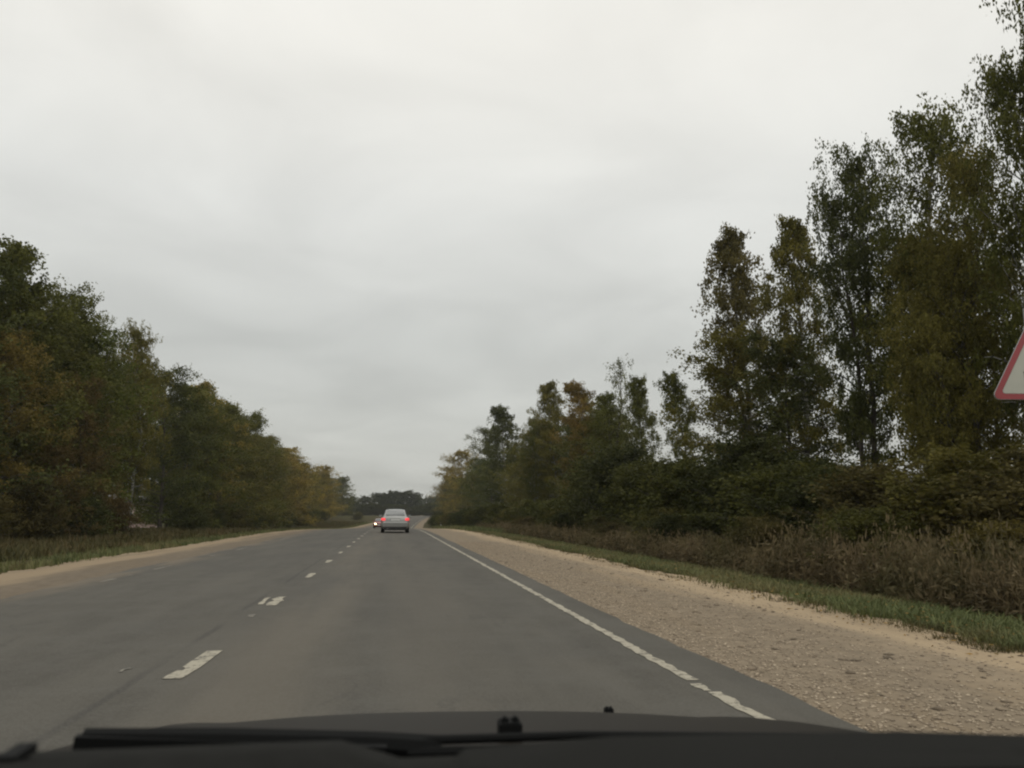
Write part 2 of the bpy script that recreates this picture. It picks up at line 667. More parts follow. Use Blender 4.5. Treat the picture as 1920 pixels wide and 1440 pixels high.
build_ground()
tag(strip("gravel_shoulder", -60, 420, 0.28, 2.3, 5.75, 12, -0.025, M["gravel_right"], 0.0, 0.16, 1, taper=1.7), "wide pale gravel shoulder on the right of the road", kind="structure")
tag(strip("gravel_shoulder", -60, 420, 0.28, -8.05, -5.1, 12, -0.025, M["gravel_left"], 0.2, 0.0, 2), "narrow brown gravel shoulder on the far left of the road", kind="structure")
road = tag(strip("road", -60, 420, 0.35, -5.55, 2.62, 30, 0.0, M["asphalt"], 0.07, 0.03, 5, bow=0.03), "grey two lane asphalt road", kind="structure")
BOW = 0.03


def road_top(s, y):
    t = (s + 5.55) / 8.17
    return float(road_z(y)) + BOW * (1 - (2 * t - 1) ** 2)


def marking(name, cells, mat, label=None, dz=0.005):
    """painted patches: each cell is (y0, y1, s-left0, s-right0, s-left1, s-right1)"""
    V, F = [], []
    for (ya, yb, a0, b0, a1, b1) in cells:
        k = len(V)
        for (y, s) in ((ya, a0), (ya, b0), (yb, b1), (yb, a1)):
            V.append((s + float(curve(y)), y, road_top(s, y) + dz))
        F.append((k, k + 1, k + 2, k + 3))
    me = bpy.data.meshes.new(name)
    me.from_pydata(V, [], F)
    o = link(name, me, mat, road)
    if label:
        o["label"] = label
    return o


def ragged(y0, y1, s, w, step, rng, rag, gaps=()):
    ys = [y0]
    while ys[-1] < y1:
        ys.append(min(y1, ys[-1] + step * max(1, ys[-1] / 12)))
    a = [s - w / 2 + rng.normal(0, rag) for _ in ys]
    b = [s + w / 2 + rng.normal(0, rag) for _ in ys]
    out = []
    for i in range(len(ys) - 1):
        m = (ys[i] + ys[i + 1]) / 2
        if any(g0 < m < g1 for g0, g1 in gaps):
            continue
        out.append((ys[i], ys[i + 1], a[i], b[i], a[i + 1], b[i + 1]))
    return out


def build_markings():
    rng = np.random.default_rng(11)
    cells = ragged(4.8, 300, 2.18, 0.092, 0.10, rng, 0.011, [(5.56, 5.66), (5.86, 5.98)])
    cells = [c for c in cells if not (5.66 < c[0] < 5.86)] + ragged(5.64, 5.88, 2.16, 0.06, 0.06, rng, 0.012)
    marking("edge_line", cells, M["paint_line"], "long white line along the right edge of the lane")
    # left edge line, nearly worn away
    left = []
    for (a, b) in ((15.9, 16.6), (17.2, 17.6), (19.2, 20.6), (25, 25.6), (29, 31), (40, 43), (60, 66)):
        left += ragged(a, b, -5.05, 0.07, 0.2, rng, 0.015)
    marking("edge_line", left, M["faded_line"], "worn traces of white line along the left edge of the road", 0.004)
    # the middle line: metre-long dashes, each worn its own way
    first = [(6.46, 6.6, -1.60, -1.46, -1.595, -1.452), (6.6, 6.78, -1.595, -1.452, -1.57, -1.44), (6.78, 6.86, -1.53, -1.435, -1.525, -1.43), (6.86, 6.92, -1.525, -1.43, -1.555, -1.428),
             (6.92, 7.3, -1.565, -1.428, -1.558, -1.422), (7.3, 7.7, -1.555, -1.422, -1.545, -1.415)]
    marking("lane_dash", first, M["paint_line"])
    marking("lane_dash", ragged(6.78, 6.95, -1.97, 0.045, 0.08, rng, 0.008), M["faded_line"])
    y = 11.3
    while y < 150:
        marking("lane_dash", ragged(y, y + 1.15, -1.51, 0.115, 0.2, rng, 0.016), M["paint_line"])
        if y < 12:
            marking("lane_dash", ragged(y + 0.15, y + 1.05, -1.68, 0.06, 0.2, rng, 0.01), M["paint_line"])
            marking("lane_dash", ragged(y - 1.2, y - 0.95, -1.58, 0.07, 0.1, rng, 0.015), M["faded_line"])
        y += 4.75


build_markings()

# ------------------------------------------------------------------ vegetation


def leaf_quads(rng, P, length, width, droop=0.0):
    n = len(P)
    a = rng.normal(0, 1, (n, 3))
    a[:, 2] -= droop
    a /= np.linalg.norm(a, axis=1, keepdims=True)
    b = np.cross(a, rng.normal(0, 1, (n, 3)))
    b /= np.linalg.norm(b, axis=1, keepdims=True) + 1e-9
    k = rng.uniform(0.65, 1.35, (n, 1))
    a = a * length * k / 2
    b = b * width * k / 2
    V = np.stack([P - a, P + b * 1.0 - a * 0.1, P + a, P - b - a * 0.1], 1).reshape(-1, 3)
    F = np.arange(n * 4).reshape(-1, 4)
    return V, F


def tree_meshes(name, seed, H, W, fb, nlimb, ntwig, nleaf, leaf, hang, shape, el0=28, el1=66, r0=0.011, stems=1):
    """(trunk mesh, crown mesh) of one tree: trunk and limbs as tubes, leaves along drooping twigs"""
    rng = np.random.default_rng(seed)
    TV, TF, off = [], [], 0
    LP, TI = [], []

    def add_tube(P, r, n):
        nonlocal off
        v, f = tube_arrays(P, r, n)
        TV.append(v)
        TF.append(f + off)
        off += len(v)
    for st in range(stems):
        hh = H * (1.0 if st == 0 else rng.uniform(0.7, 0.92))
        zz = np.linspace(0, 1, 12)
        wx = np.cumsum(rng.normal(0, 0.014 * H, 12)) * zz
        wy = np.cumsum(rng.normal(0, 0.014 * H, 12)) * zz
        ax = rng.uniform(0, 6.28)
        spread = 0.0 if st == 0 else rng.uniform(0.08, 0.16) * H
        base = 0.0 if st == 0 else rng.uniform(0.15, 0.5)
        TP = np.stack([wx + np.cos(ax) * (base + spread * zz), wy + np.sin(ax) * (base + spread * zz), zz * hh - 0.25 * (zz == 0)], 1)
        add_tube(TP, np.interp(zz, [0, 0.06, 1], [r0 * hh * 1.5, r0 * hh, 0.012]), 8)
        nl = nlimb if st == 0 else int(nlimb * 0.7)
        for i in range(nl):
            t = fb + (0.985 - fb) * ((i + rng.uniform(0, 0.9)) / nl) ** 0.92
            u = (t - fb) / (1 - fb)
            L = W * float(np.interp(u, [0, 0.15, 0.4, 0.7, 0.9, 1.0], shape)) * rng.uniform(0.65, 1.25)
            az = i * 2.4 + rng.normal(0, 0.5)
            el = R(el0 + (el1 - el0) * u + rng.normal(0, 8))
            b0 = np.array([np.interp(t, zz, TP[:, k]) for k in range(3)])
            q = np.linspace(0, 1, 5)
            dirh = np.array([math.cos(az), math.sin(az), 0])
            LPt = b0 + L * (q[:, None] * math.cos(el) * dirh + (q * math.sin(el) - 0.28 * q ** 2 * (hang > 0))[:, None] * np.array([0, 0, 1.0]))
            LPt[1:-1] += rng.normal(0, 0.03 * L, (3, 3))
            add_tube(LPt, np.linspace(max(0.012, 0.35 * r0 * hh * (1 - 0.7 * u)), 0.006, 5), 4)
            tone = rng.normal(0, 0.13)
            for k in range(ntwig):
                f = rng.uniform(0.18, 1.0)
                p = np.array([np.interp(f, q, LPt[:, c]) for c in range(3)])
                d = dirh * 0.5 + rng.normal(0, 0.7, 3)
                d[2] = d[2] * 0.5 + 0.15
                d /= np.linalg.norm(d)
                tl = (0.22 + 0.30 * L) * rng.uniform(0.5, 1.2)
                m = max(4, int(nleaf * rng.uniform(0.5, 1.5)))
                v = rng.uniform(0, 1, m) ** 0.7
                if hang > 0.5:
                    ns = max(3, m // 6)
                    va = rng.uniform(0.1, 1, ns) ** 0.7
                    an = p + d * (va * tl)[:, None] + rng.normal(0, 0.04 + 0.06 * tl, (ns, 3))
                    ln = hang * rng.uniform(0.25, 1.15, ns) * (0.4 + 0.6 * va)
                    w = rng.integers(0, ns, m)
                    pos = an[w] + rng.normal(0, 0.075, (m, 3))
                    pos[:, 2] -= ln[w] * rng.uniform(0, 1, m)
                else:
                    pos = p + d * (v * tl)[:, None] + rng.normal(0, 0.05 + 0.075 * tl, (m, 3))
                    pos[:, 2] -= hang * rng.exponential(0.45, m) * v
                LP.append(pos)
                TI.append(np.full(m, 0.45 + tone + rng.normal(0, 0.1)) + rng.normal(0, 0.16, m))
    P = np.concatenate(LP)
    keep = P[:, 2] > 0.1
    P = P[keep]
    T = np.clip(np.concatenate(TI)[keep], 0, 1)
    V, F = leaf_quads(rng, P, leaf, leaf * (0.55 if hang > 0.5 else 0.62), 2.2 if hang > 0.5 else 0.3)
    crown = fast_mesh(name + "_crown", V, F, {"tint": np.repeat(T, 4)})
    trunk = fast_mesh(name + "_trunk", np.concatenate(TV), np.concatenate(TF), smooth=True)
    crown.materials.append(M["leaf"])
    return trunk, crown, H


COLUMN = (0.6, 0.9, 1.0, 0.85, 0.55, 0.2)
ROUND = (0.8, 1.0, 1.05, 0.95, 0.7, 0.3)
VASE = (0.4, 0.65, 0.95, 1.05, 0.8, 0.35)
KINDS = {}
# slim birches with thin hanging tops
KINDS["birch"] = [tree_meshes("birch", 100 + i, 16, 3.1, 0.16, 60, 10, 44, 0.15, 0.75, COLUMN, 28, 68) for i in range(4)]
# birches bare low down so that sky shows between the stems
KINDS["high_birch"] = [tree_meshes("high_birch", 120 + i, 16, 3.5, 0.25, 56, 10, 42, 0.14, 0.8, VASE, 32, 68, stems=2) for i in range(3)]
# aspens and willows full of leaves down to the ground
KINDS["full"] = [tree_meshes("full", 140 + i, 13, 3.9, 0.04, 66, 10, 40, 0.15, 0.35, ROUND, 16, 60) for i in range(4)]
KINDS["thin"] = [tree_meshes("thin", 160 + i, 14, 2.2, 0.25, 34, 6, 19, 0.14, 0.8, VASE, 30, 66) for i in range(2)]
KINDS["pine"] = [tree_meshes("pine", 180 + i, 12, 4.6, 0.35, 36, 9, 40, 0.36, 0.0, (0.6, 0.9, 1.0, 0.95, 0.8, 0.5), 5, 35) for i in range(2)]
KINDS["far"] = [tree_meshes("far", 190 + i, 11, 4.8, 0.03, 44, 8, 26, 0.42, 0.0, ROUND, 10, 60) for i in range(3)]
KINDS["shrub"] = [tree_meshes("shrub", 200 + i, 3.0, 1.35, 0.03, 40, 8, 24, 0.095, 0.0, (1.0, 1.0, 0.95, 0.8, 0.6, 0.35), 20, 62, 0.008, stems=3) for i in range(4)]
KINDS["bare"] = [tree_meshes("bare", 220, 12, 3.2, 0.2, 60, 3, 4, 0.12, 0.2, ROUND, 30, 60)]

vrng = random.Random(5)



def plant(name, kind, x, y, h, col, label, cat, group=None, bark="dark_bark", spread=1.0, part="crown", stem="trunk", idx=None):
    v = KINDS[kind]
    tr, cr, H = v[vrng.randrange(len(v)) if idx is None else idx % len(v)]
    o = bpy.data.objects.new(name, None)
    COL.objects.link(o)
    o.empty_display_size = 0.5
    o.location = (x, y, gz(x, y) - 0.03)
    o.rotation_euler = (0, 0, vrng.uniform(0, 6.28))
    k = (0.80 if kind == "shrub" else 0.94) * h / H
    o.scale = (k ** 0.6 * spread, k ** 0.6 * spread, k)
    tag(o, label, cat, group)
    t = bpy.data.objects.new(stem, tr)
    COL.objects.link(t)
    t.parent = o
    if len(tr.materials) == 0:
        tr.materials.append(M["dark_bark"])
    t.material_slots[0].link = 'OBJECT'
    t.material_slots[0].material = M[bark]
    c = bpy.data.objects.new(part, cr)
    COL.objects.link(c)
    c.parent = o
    c.color = (*(v * (0.7 if kind == "shrub" else 1.0) for v in col), 1)
    return o


GREEN = (0.112, 0.116, 0.030)
DEEP = (0.080, 0.088, 0.029)
OLIVE = (0.155, 0.138, 0.036)
YELLOW = (0.29, 0.22, 0.055)
OCHRE = (0.19, 0.145, 0.043)
RUST = (0.145, 0.104, 0.040)
BROWN = (0.135, 0.113, 0.042)


def hue(c):
    r_, g_, b_ = c
    if r_ < g_ * 1.03:
        return "green" if g_ > 0.10 else "dark green"
    return "olive" if r_ < g_ * 1.22 and g_ < 0.18 else ("yellow" if g_ > 0.18 else "brown")


def jit(c, a=0.12):
    k = 1 + vrng.uniform(-a, a)
    return tuple(max(0.004, v * k * (1 + vrng.uniform(-a, a) * 0.5)) for v in c)


def by_left(y):
    for lim, t in ((50, "beside the ochre tree"), (62, "under the tall feathery birches"), (80, "by the slim pointed birch"), (108, "around the yellow topped birch"), (145, "past the yellow topped birch"), (200, "by the golden round crown")):
        if y < lim:
            return t
    return "near its far end"


def by_right(y):
    for lim, t in ((15.5, "below the warning sign"), (19, "just left of the warning sign"), (23, "below the highest right birches"), (30, "below the lone dark tree"), (38, "below the slender birches"), (50, "before the belt's gap"), (68, "before the orange birch"), (100, "before the pointed olive birch"), (160, "before the double topped birch")):
        if y < lim:
            return t
    return "near the bend"


def build_left_belt():
    big = [
        ("birch", -20, 47.5, 16.2, GREEN, 1.5, "tallest dark green birch of the left belt, its wispy top leaning over the others"),
        ("high_birch", -20, 56.5, 15.9, GREEN, 1.3, "birch with a thin feathery top right of the tallest tree in the left belt"),
        ("high_birch", -20, 67.0, 16.2, OLIVE, 0.95, "slim pointed birch with a pale green tip standing clear of the left skyline"),
        ("full", -20, 77.0, 14.4, DEEP, 1.15, "dark tree with a broken top between the pointed birch and the yellow topped one"),
        ("birch", -19.6, 94.0, 16.8, YELLOW, 1.6, "yellow topped birch halfway along the left belt"),
        ("full", -19.5, 118, 15.9, GREEN, 1.3, "broad dark tree just beyond the yellow topped birch"),
        ("full", -19, 160, 15.0, YELLOW, 1.7, "golden round crowned tree in the far half of the left belt"),
        ("full", -18.6, 228, 14.6, YELLOW, 1.6, "yellow green tree low on the left skyline before the belt ends"),
        ("full", -17, 300, 14.0, GREEN, 1.2, "dark green tree that ends the left belt by the bend"),
        ("high_birch", -22, 62.5, 13.6, GREEN, 1.1, "green birch set back between the two birches of the left belt's gap"),
        ("high_birch", -21.6, 72.5, 14.6, GREEN, 1.1, "bare stemmed birch beside the broken topped dark tree"),
        ("full", -20.5, 86, 14.6, GREEN, 1.2, "green tree closing the notch before the yellow topped birch"),
        ("full", -20, 106, 15.0, OLIVE, 1.2, "olive tree right behind the yellow topped birch"),
        ("full", -19.2, 44.0, 10.6, OCHRE, 0.8, "ochre leaved tree at the near end of the left belt"),
        ("full", -18.0, 51.5, 9.4, RUST, 0.72, "rusty orange tree in front of the tall left birches"),
        ("full", -17.5, 47.0, 5.0, RUST, 0.8, "low reddish tree at the foot of the ochre one"),
    ]
    for k, x, y, h, c, sp, lab in big:
        plant("birch_tree" if "birch" in k else "roadside_tree", k, x, y, h, c, lab, "tree", "trees of the left roadside belt", "birch_bark" if "birch" in k else "dark_bark", sp)
    y = 43.0
    while y < 330:
        c = jit(vrng.choice([GREEN, DEEP, GREEN, OLIVE] if y < 110 else [GREEN, OLIVE, OLIVE, YELLOW]))
        fx, bx, by = -20.5 + vrng.uniform(-1.2, 1.2), -26 + vrng.uniform(-1.5, 1.5), y + 2.5
        if not -0.36 < fx / y < -0.255:
            plant("roadside_tree", "full", fx, y, vrng.uniform(11.8, 14.6), c, hue(c) + " tree in the front row of the left belt " + by_left(y), "tree", "fillers of the left roadside belt", spread=1.25)
        if not -0.35 < bx / by < -0.265:
            plant("roadside_tree", vrng.choice(["full", "birch"]), bx, by, vrng.uniform(11, 14), jit(GREEN), "dark tree in the second row of the left belt, " + by_left(y), "tree", "second row of the left belt", spread=1.3)
        y += 4.9 * max(1.0, y / 80)
    # undergrowth at the feet of the left trees
    y = 41.0
    while y < 220:
        c = jit(vrng.choice([GREEN, RUST, BROWN, DEEP] if y < 62 else [GREEN, DEEP, DEEP, OLIVE]))
        if not -0.31 < -17.6 / y < -0.235:
            plant("shrub", "shrub", -17.6 + vrng.uniform(-1.2, 0.8), y, vrng.uniform(1.6, 3.4), c, hue(c) + " leafy shrub under the left trees " + by_left(y), "shrub", "shrubs under the left belt", part="foliage", stem="stem", spread=1.3)
        y += 2.9 * max(1.0, y / 70)


def build_right_belt():
    G = "trees of the right roadside belt"
    big = [
        ("high_birch", 18, 18.6, 17.4, GREEN, 0.62, "tallest birch at the right edge with hanging strands against the sky", "birch_bark"),
        ("high_birch", 18, 20.6, 14.6, GREEN, 0.66, "leafy birch behind the warning sign, second in height on the right", "birch_bark"),
        ("high_birch", 18.2, 23.6, 13.0, OLIVE, 0.75, "brownish birch between the two highest crowns behind the warning sign", "dark_bark"),
        ("high_birch", 18, 26.0, 15.6, GREEN, 0.85, "broad topped birch with many sky holes left of the sign", "birch_bark"),
        ("high_birch", 18, 29.0, 15.8, DEEP, 0.72, "dark leaning stemmed tree standing alone with sky beneath its crown", "dark_bark"),
        ("birch", 18, 34.6, 15.8, OLIVE, 0.9, "narrow birch with a thin ragged top left of the big dark crowns", "birch_bark"),
        ("birch", 18, 40.3, 17.4, BROWN, 1.0, "outermost tall slender birch with a see through brown crown", "birch_bark"),
        ("full", 17.2, 38.5, 10.2, OLIVE, 1.15, "bushy olive tree at the foot of the slender birches", "dark_bark"),
        ("full", 17.6, 35.2, 9.4, DEEP, 1.1, "very dark bushy tree beside the olive one under the slender birches", "dark_bark"),
        ("high_birch", 17.4, 24.8, 10.8, OLIVE, 0.75, "olive brown tree low between the tall birches behind the sign", "dark_bark"),
        ("high_birch", 17.0, 22.2, 10.0, OLIVE, 0.8, "yellowish lower crown directly left of the warning sign", "dark_bark"),
        ("birch", 18, 49.5, 10.4, GREEN, 0.85, "small open crowned tree alone in the gap right of the orange birch", "dark_bark"),
        ("birch", 18, 58.5, 11.6, GREEN, 0.85, "thin sparse tree at the left side of the gap in the right belt", "dark_bark"),
        ("thin", 18.5, 67.0, 15.0, GREEN, 0.9, "spindly tree whose few twigs rise above the orange birch", "dark_bark"),
        ("birch", 17.6, 73.0, 13.8, (0.215, 0.150, 0.043), 1.25, "orange leaved birch in the middle of the right belt", "birch_bark"),
        ("full", 17.8, 66.0, 11.4, GREEN, 0.85, "green tree pressed against the right side of the orange birch", "dark_bark"),
        ("birch", 18, 90.0, 17.0, OLIVE, 1.15, "pointed yellow green birch left of the orange one", "birch_bark"),
        ("birch", 17.2, 86.0, 12.0, OLIVE, 1.2, "lower olive birch between the pointed and the orange birch", "birch_bark"),
        ("birch", 17.6, 128, 19.6, DEEP, 1.5, "dark double topped birch towards the far end of the right belt", "birch_bark"),
        ("full", 18, 152, 18.6, GREEN, 1.25, "dark green tree stepping down from the double topped birch", "dark_bark"),
        ("full", 17, 200, 17.6, YELLOW, 1.35, "yellow leaved tree near the far end of the right belt", "dark_bark"),
        ("full", 18, 245, 15.4, OCHRE, 1.35, "ochre tree closing the right belt by the bend", "dark_bark"),
        ("high_birch", 15.9, 96, 13.0, OLIVE, 0.8, "birch with a bare white lower trunk at the front of the right belt", "birch_bark"),
        ("high_birch", 15.4, 88, 11.5, GREEN, 0.75, "smaller white trunked birch leaning beside the other bare trunk", "birch_bark"),
        ("full", 18, 285, 10.5, OLIVE, 1.3, "low olive tree last in the right belt above the bend", "dark_bark"),
    ]
    for k, x, y, h, c, sp, lab, bk in big:
        plant("birch_tree" if bk == "birch_bark" else "roadside_tree", k, x, y, h, c, lab, "tree", G, bk, sp)
    y = 70.0
    while y < 300:
        c = jit(vrng.choice([GREEN, OLIVE, OLIVE, DEEP]))
        plant("roadside_tree", "full", 18.5 + vrng.uniform(-1.2, 1.6), y, vrng.uniform(10.0, 13.0), c, hue(c) + " tree in the right belt behind the shrubs, " + by_right(y).replace("before", "beside"), "tree", "fillers of the right belt", spread=1.2)
        y += 5.5 * max(1.0, y / 80)
    # scattered trees of a second row behind the gappy part
    for x, y, h in ((24, 40, 8.0), (27, 52, 6.0), (24, 60, 7.5), (23, 46, 6.0)):
        plant("roadside_tree", "thin", x, y, h, jit(DEEP), "thin dark tree behind the right belt, sky showing round it", "tree", "second row of the right belt")
    # shrubs between the dry weeds and the trees
    sh = [
        (13.2, 15.0, 3.0, BROWN, "russet shrub at the right edge under the warning sign"),
        (13.4, 17.6, 3.1, OLIVE, "olive brown shrub left of the russet one below the birches"),
        (13.0, 20.2, 2.9, BROWN, "brownish shrub with a yellow patch under the dark leaning tree"),
        (13.2, 23.2, 3.0, DEEP, "dark green shrub under the lone dark tree"),
        (13.4, 26.4, 3.3, GREEN, "grey green shrub left of the dark one, taller"),
        (13.4, 30.0, 4.6, DEEP, "high dark shrub under the slender birches"),
        (13.0, 35.0, 4.2, GREEN, "rounded green shrub by the gap in the right belt"),
        (13.4, 47.5, 5.8, DEEP, "highest shrub of the right verge, a dark dome before the orange birch"),
        (13.0, 41.0, 4.5, GREEN, "green shrub just right of the dark dome shrub"),
        (13.2, 55.0, 4.8, GREEN, "spreading green shrub left of the dark dome shrub"),
    ]
    for x, y, h, c, lab in sh:
        plant("shrub", "shrub", x, y, h, c, lab, "shrub", "shrubs of the right verge", part="foliage", stem="stem", spread=1.7)
    y = 12.5
    while y < 75:
        c = jit(vrng.choice([BROWN, OLIVE, OLIVE] if y < 21 else [GREEN, DEEP, GREEN]))
        plant("shrub", "shrub", 15.4 + vrng.uniform(-0.7, 0.9), y, vrng.uniform(2.3, 3.0) + (0.8 if 28 < y < 60 else 0), c, hue(c) + " shrub in the back row of the right thicket, " + by_right(y), "shrub", "thicket under the right belt", part="foliage", stem="stem", spread=1.6)
        y += 2.2
    # low bushes straggling out among the weeds
    for x, y in ((10.6, 13.2), (9.9, 16.4), (11.0, 18.8), (10.2, 22.5), (11.2, 25.0), (9.7, 28.6), (10.8, 32.0), (10.0, 37.5), (11.0, 43.0), (10.1, 49.0), (10.9, 56.0), (10.3, 64.0)):
        c = jit(vrng.choice([OLIVE, GREEN, BROWN, DEEP]))
        plant("shrub", "shrub", x, y, vrng.uniform(1.3, 2.0), c, hue(c) + " low bush among the right dry weeds " + by_right(y), "shrub", "low bushes among the weeds", part="foliage", stem="stem", spread=1.2)
    y = 62.0
    while y < 290:
        f = min(1.0, (y - 62) / 90)
        plant("shrub", "shrub", 12.2 - 5.6 * f + float(curve(y)) + vrng.uniform(-0.4, 0.8), y, 2.8 - 0.6 * f + vrng.uniform(-0.3, 0.5), jit(vrng.choice([GREEN, DEEP, OLIVE])), "low green shrub in the line along the right shoulder, " + by_right(y), "shrub", "far shrubs along the right shoulder", part="foliage", stem="stem", spread=1.5)
        y += 3.4 * max(1.0, y / 80)


def build_far():
    G = "far wood at the bend"
    for i in range(26):
        x = -66 + i * 4.2 + vrng.uniform(-1.5, 1.5)
        y = 415 + vrng.uniform(-15, 25)
        c = jit((0.075, 0.082, 0.036))
        plant("far_tree", "far", x, y, vrng.uniform(8.0, 9.8), c, "dark rounded tree of the far wood where the road bends", "tree", G, spread=1.3)
    for x, y, h, lab in ((5.5, 398, 11.4, "flat topped dark pine above the right end of the silver car"), (1.0, 402, 11.0, "flat topped dark pine over the middle of the silver car roof"), (9.0, 396, 10.8, "outermost right pine of the far wood, leaning over the gap"), (-4, 404, 10.2, "lower dark pine above the left side of the silver car")):
        plant("pine_tree", "pine", x, y, h, jit((0.06, 0.07, 0.032), 0.05), lab, "tree", "pines of the far wood", spread=1.5)
    for i in range(18):
        plant("shrub", "shrub", -42 + i * 3.2 + vrng.uniform(-1, 1), 372 + vrng.uniform(-6, 6), vrng.uniform(4.4, 6.2), jit(DEEP), "dark bush at the foot of the far wood", "shrub", "bushes of the far wood", part="foliage", stem="stem", spread=2.0)
    plant("wispy_tree", "bare", 15.5, 345, 10.5, (0.16, 0.15, 0.11), "wispy nearly bare tree on the skyline right of the far pines", "tree", spread=1.2)
    plant("far_tree", "full", 21.5, 340, 9.2, DEEP, "small dark tree between the wispy one and the right belt", "tree", spread=1.0)
    for i in range(12):
        y = 330 + i * 5
        plant("shrub", "shrub", 14 + i * 1.9 + vrng.uniform(-1, 1), y, vrng.uniform(5.0, 6.6), jit(DEEP), "dark bush far off where the road bends right", "shrub", "bushes at the bend", part="foliage", stem="stem", spread=2.0)
    plant("shrub", "shrub", -9.3, 232, 2.4, (0.20, 0.19, 0.09), "pale yellow green bush on the left verge beyond the red car", "shrub", part="foliage", stem="stem", spread=1.6)


build_left_belt()
build_right_belt()
build_far()


def scatter(templates, X, Y, Z, rng, smin, smax, lean=0.0):
    """copies of (V, F, tint) templates joined into one set of arrays"""
    which = rng.integers(0, len(templates), len(X))
    VV, FF, TT, off = [], [], [], 0
    for k, (V, F, T) in enumerate(templates):
        m = np.where(which == k)[0]
        n = len(m)
        if not n:
            continue
        a = rng.uniform(0, 6.28, n)
        s = rng.uniform(smin, smax, n)
        sz = s * rng.uniform(0.8, 1.25, n)
        ca, sa = np.cos(a), np.sin(a)
        x = (V[None, :, 0] * ca[:, None] - V[None, :, 1] * sa[:, None]) * s[:, None]
        y = (V[None, :, 0] * sa[:, None] + V[None, :, 1] * ca[:, None]) * s[:, None]
        z = V[None, :, 2] * sz[:, None]
        P = np.stack([x + X[m][:, None], y + Y[m][:, None], z + Z[m][:, None]], -1).reshape(-1, 3)
        FF.append((F[None] + (np.arange(n) * len(V))[:, None, None]).reshape(-1, F.shape[1]) + off)
        TT.append(np.clip(np.tile(T, n) + np.repeat(rng.normal(0, 0.22, n), len(V)), 0, 1))
        VV.append(P)
        off += len(P)
    return np.concatenate(VV), np.concatenate(FF), np.concatenate(TT)


def tuft(rng, n, h, spread, w, bend):
    """n bent grass blades, each a strip of two quads"""
    V, F, T = [], [], []
    for _ in range(n):
        a = rng.uniform(0, 6.28)
        r = spread * math.sqrt(rng.uniform())
        b = np.array([r * math.cos(a), r * math.sin(a), 0])
        d = np.array([math.cos(rng.uniform(0, 6.28)), math.sin(rng.uniform(0, 6.28)), 0])
        side = np.array([-d[1], d[0], 0]) * w / 2
        hh = h * rng.uniform(0.5, 1.15)
        bb = bend * rng.uniform(0.2, 1.2) * hh
        k = len(V)
        mid = b + d * bb * 0.35 + np.array([0, 0, hh * 0.6])
        top = b + d * bb + np.array([0, 0, hh])
        V += [b - side, b + side, mid + side * 0.8, mid - side * 0.8, top + side * 0.15, top - side * 0.15]
        F += [(k, k + 1, k + 2, k + 3), (k + 3, k + 2, k + 4, k + 5)]
        T += [rng.uniform(0.1, 0.9)] * 6
    return np.array(V), np.array(F), np.array(T)


def weed(rng, stalks, h):
    """tall dry stalks with withered leaves and seed heads"""
    V, F, T = [], [], []

    def quad(p, a, b, t):
        k = len(V)
        V.extend([p - a, p + b, p + a, p - b])
        F.append((k, k + 1, k + 2, k + 3))
        T.extend([t] * 4)
    for _ in range(stalks):
        x, y = rng.normal(0, 0.2, 2)
        hh = h * rng.uniform(0.55, 1.1)
        lean = rng.normal(0, 0.12, 2) * hh
        b = np.array([x, y, 0.0])
        top = b + np.array([lean[0], lean[1], hh])
        side = np.array([rng.normal(), rng.normal(), 0.0])
        side *= 0.006 / (np.linalg.norm(side) + 1e-6)
        k = len(V)
        t = rng.uniform(0.2, 0.9)
        V += [b - side, b + side, top + side * 0.6, top - side * 0.6]
        F.append((k, k + 1, k + 2, k + 3))
        T += [t] * 4
        for _ in range(rng.integers(7, 13)):
            f = rng.uniform(0.1, 0.9)
            a = rng.normal(0, 1, 3)
            a[2] = a[2] * 0.6 - 0.2
            a *= rng.uniform(0.05, 0.11) / np.linalg.norm(a)
            c = np.cross(a, rng.normal(0, 1, 3))
            c *= 0.018 / (np.linalg.norm(c) + 1e-9)
            quad(b + (top - b) * f + a, a, c, np.clip(t + rng.normal(0, 0.2) - 0.15, 0, 1))
        for _ in range(rng.integers(4, 9)):
            a = rng.normal(0, 1, 3) * 0.3 + np.array([0, 0, 1.0])
            a *= rng.uniform(0.02, 0.05)
            c = np.cross(a, rng.normal(0, 1, 3))
            c *= 0.014 / (np.linalg.norm(c) + 1e-9)
            quad(top + rng.normal(0, 0.05, 3) * np.array([1, 1, 1.6]), a, c, np.clip(t + 0.25, 0, 1))
    return np.array(V), np.array(F), np.array(T)


def spots(rng, n, y0, y1, s0, s1, power=1.7):
    """positions crowded towards the near end, as a verge needs"""
    u = rng.uniform(0, 1, n)
    y = y0 + (y1 - y0) * u ** power
    s = rng.uniform(s0, s1, n)
    x = s + curve(y)
    return x, y, ground_z(x, y)


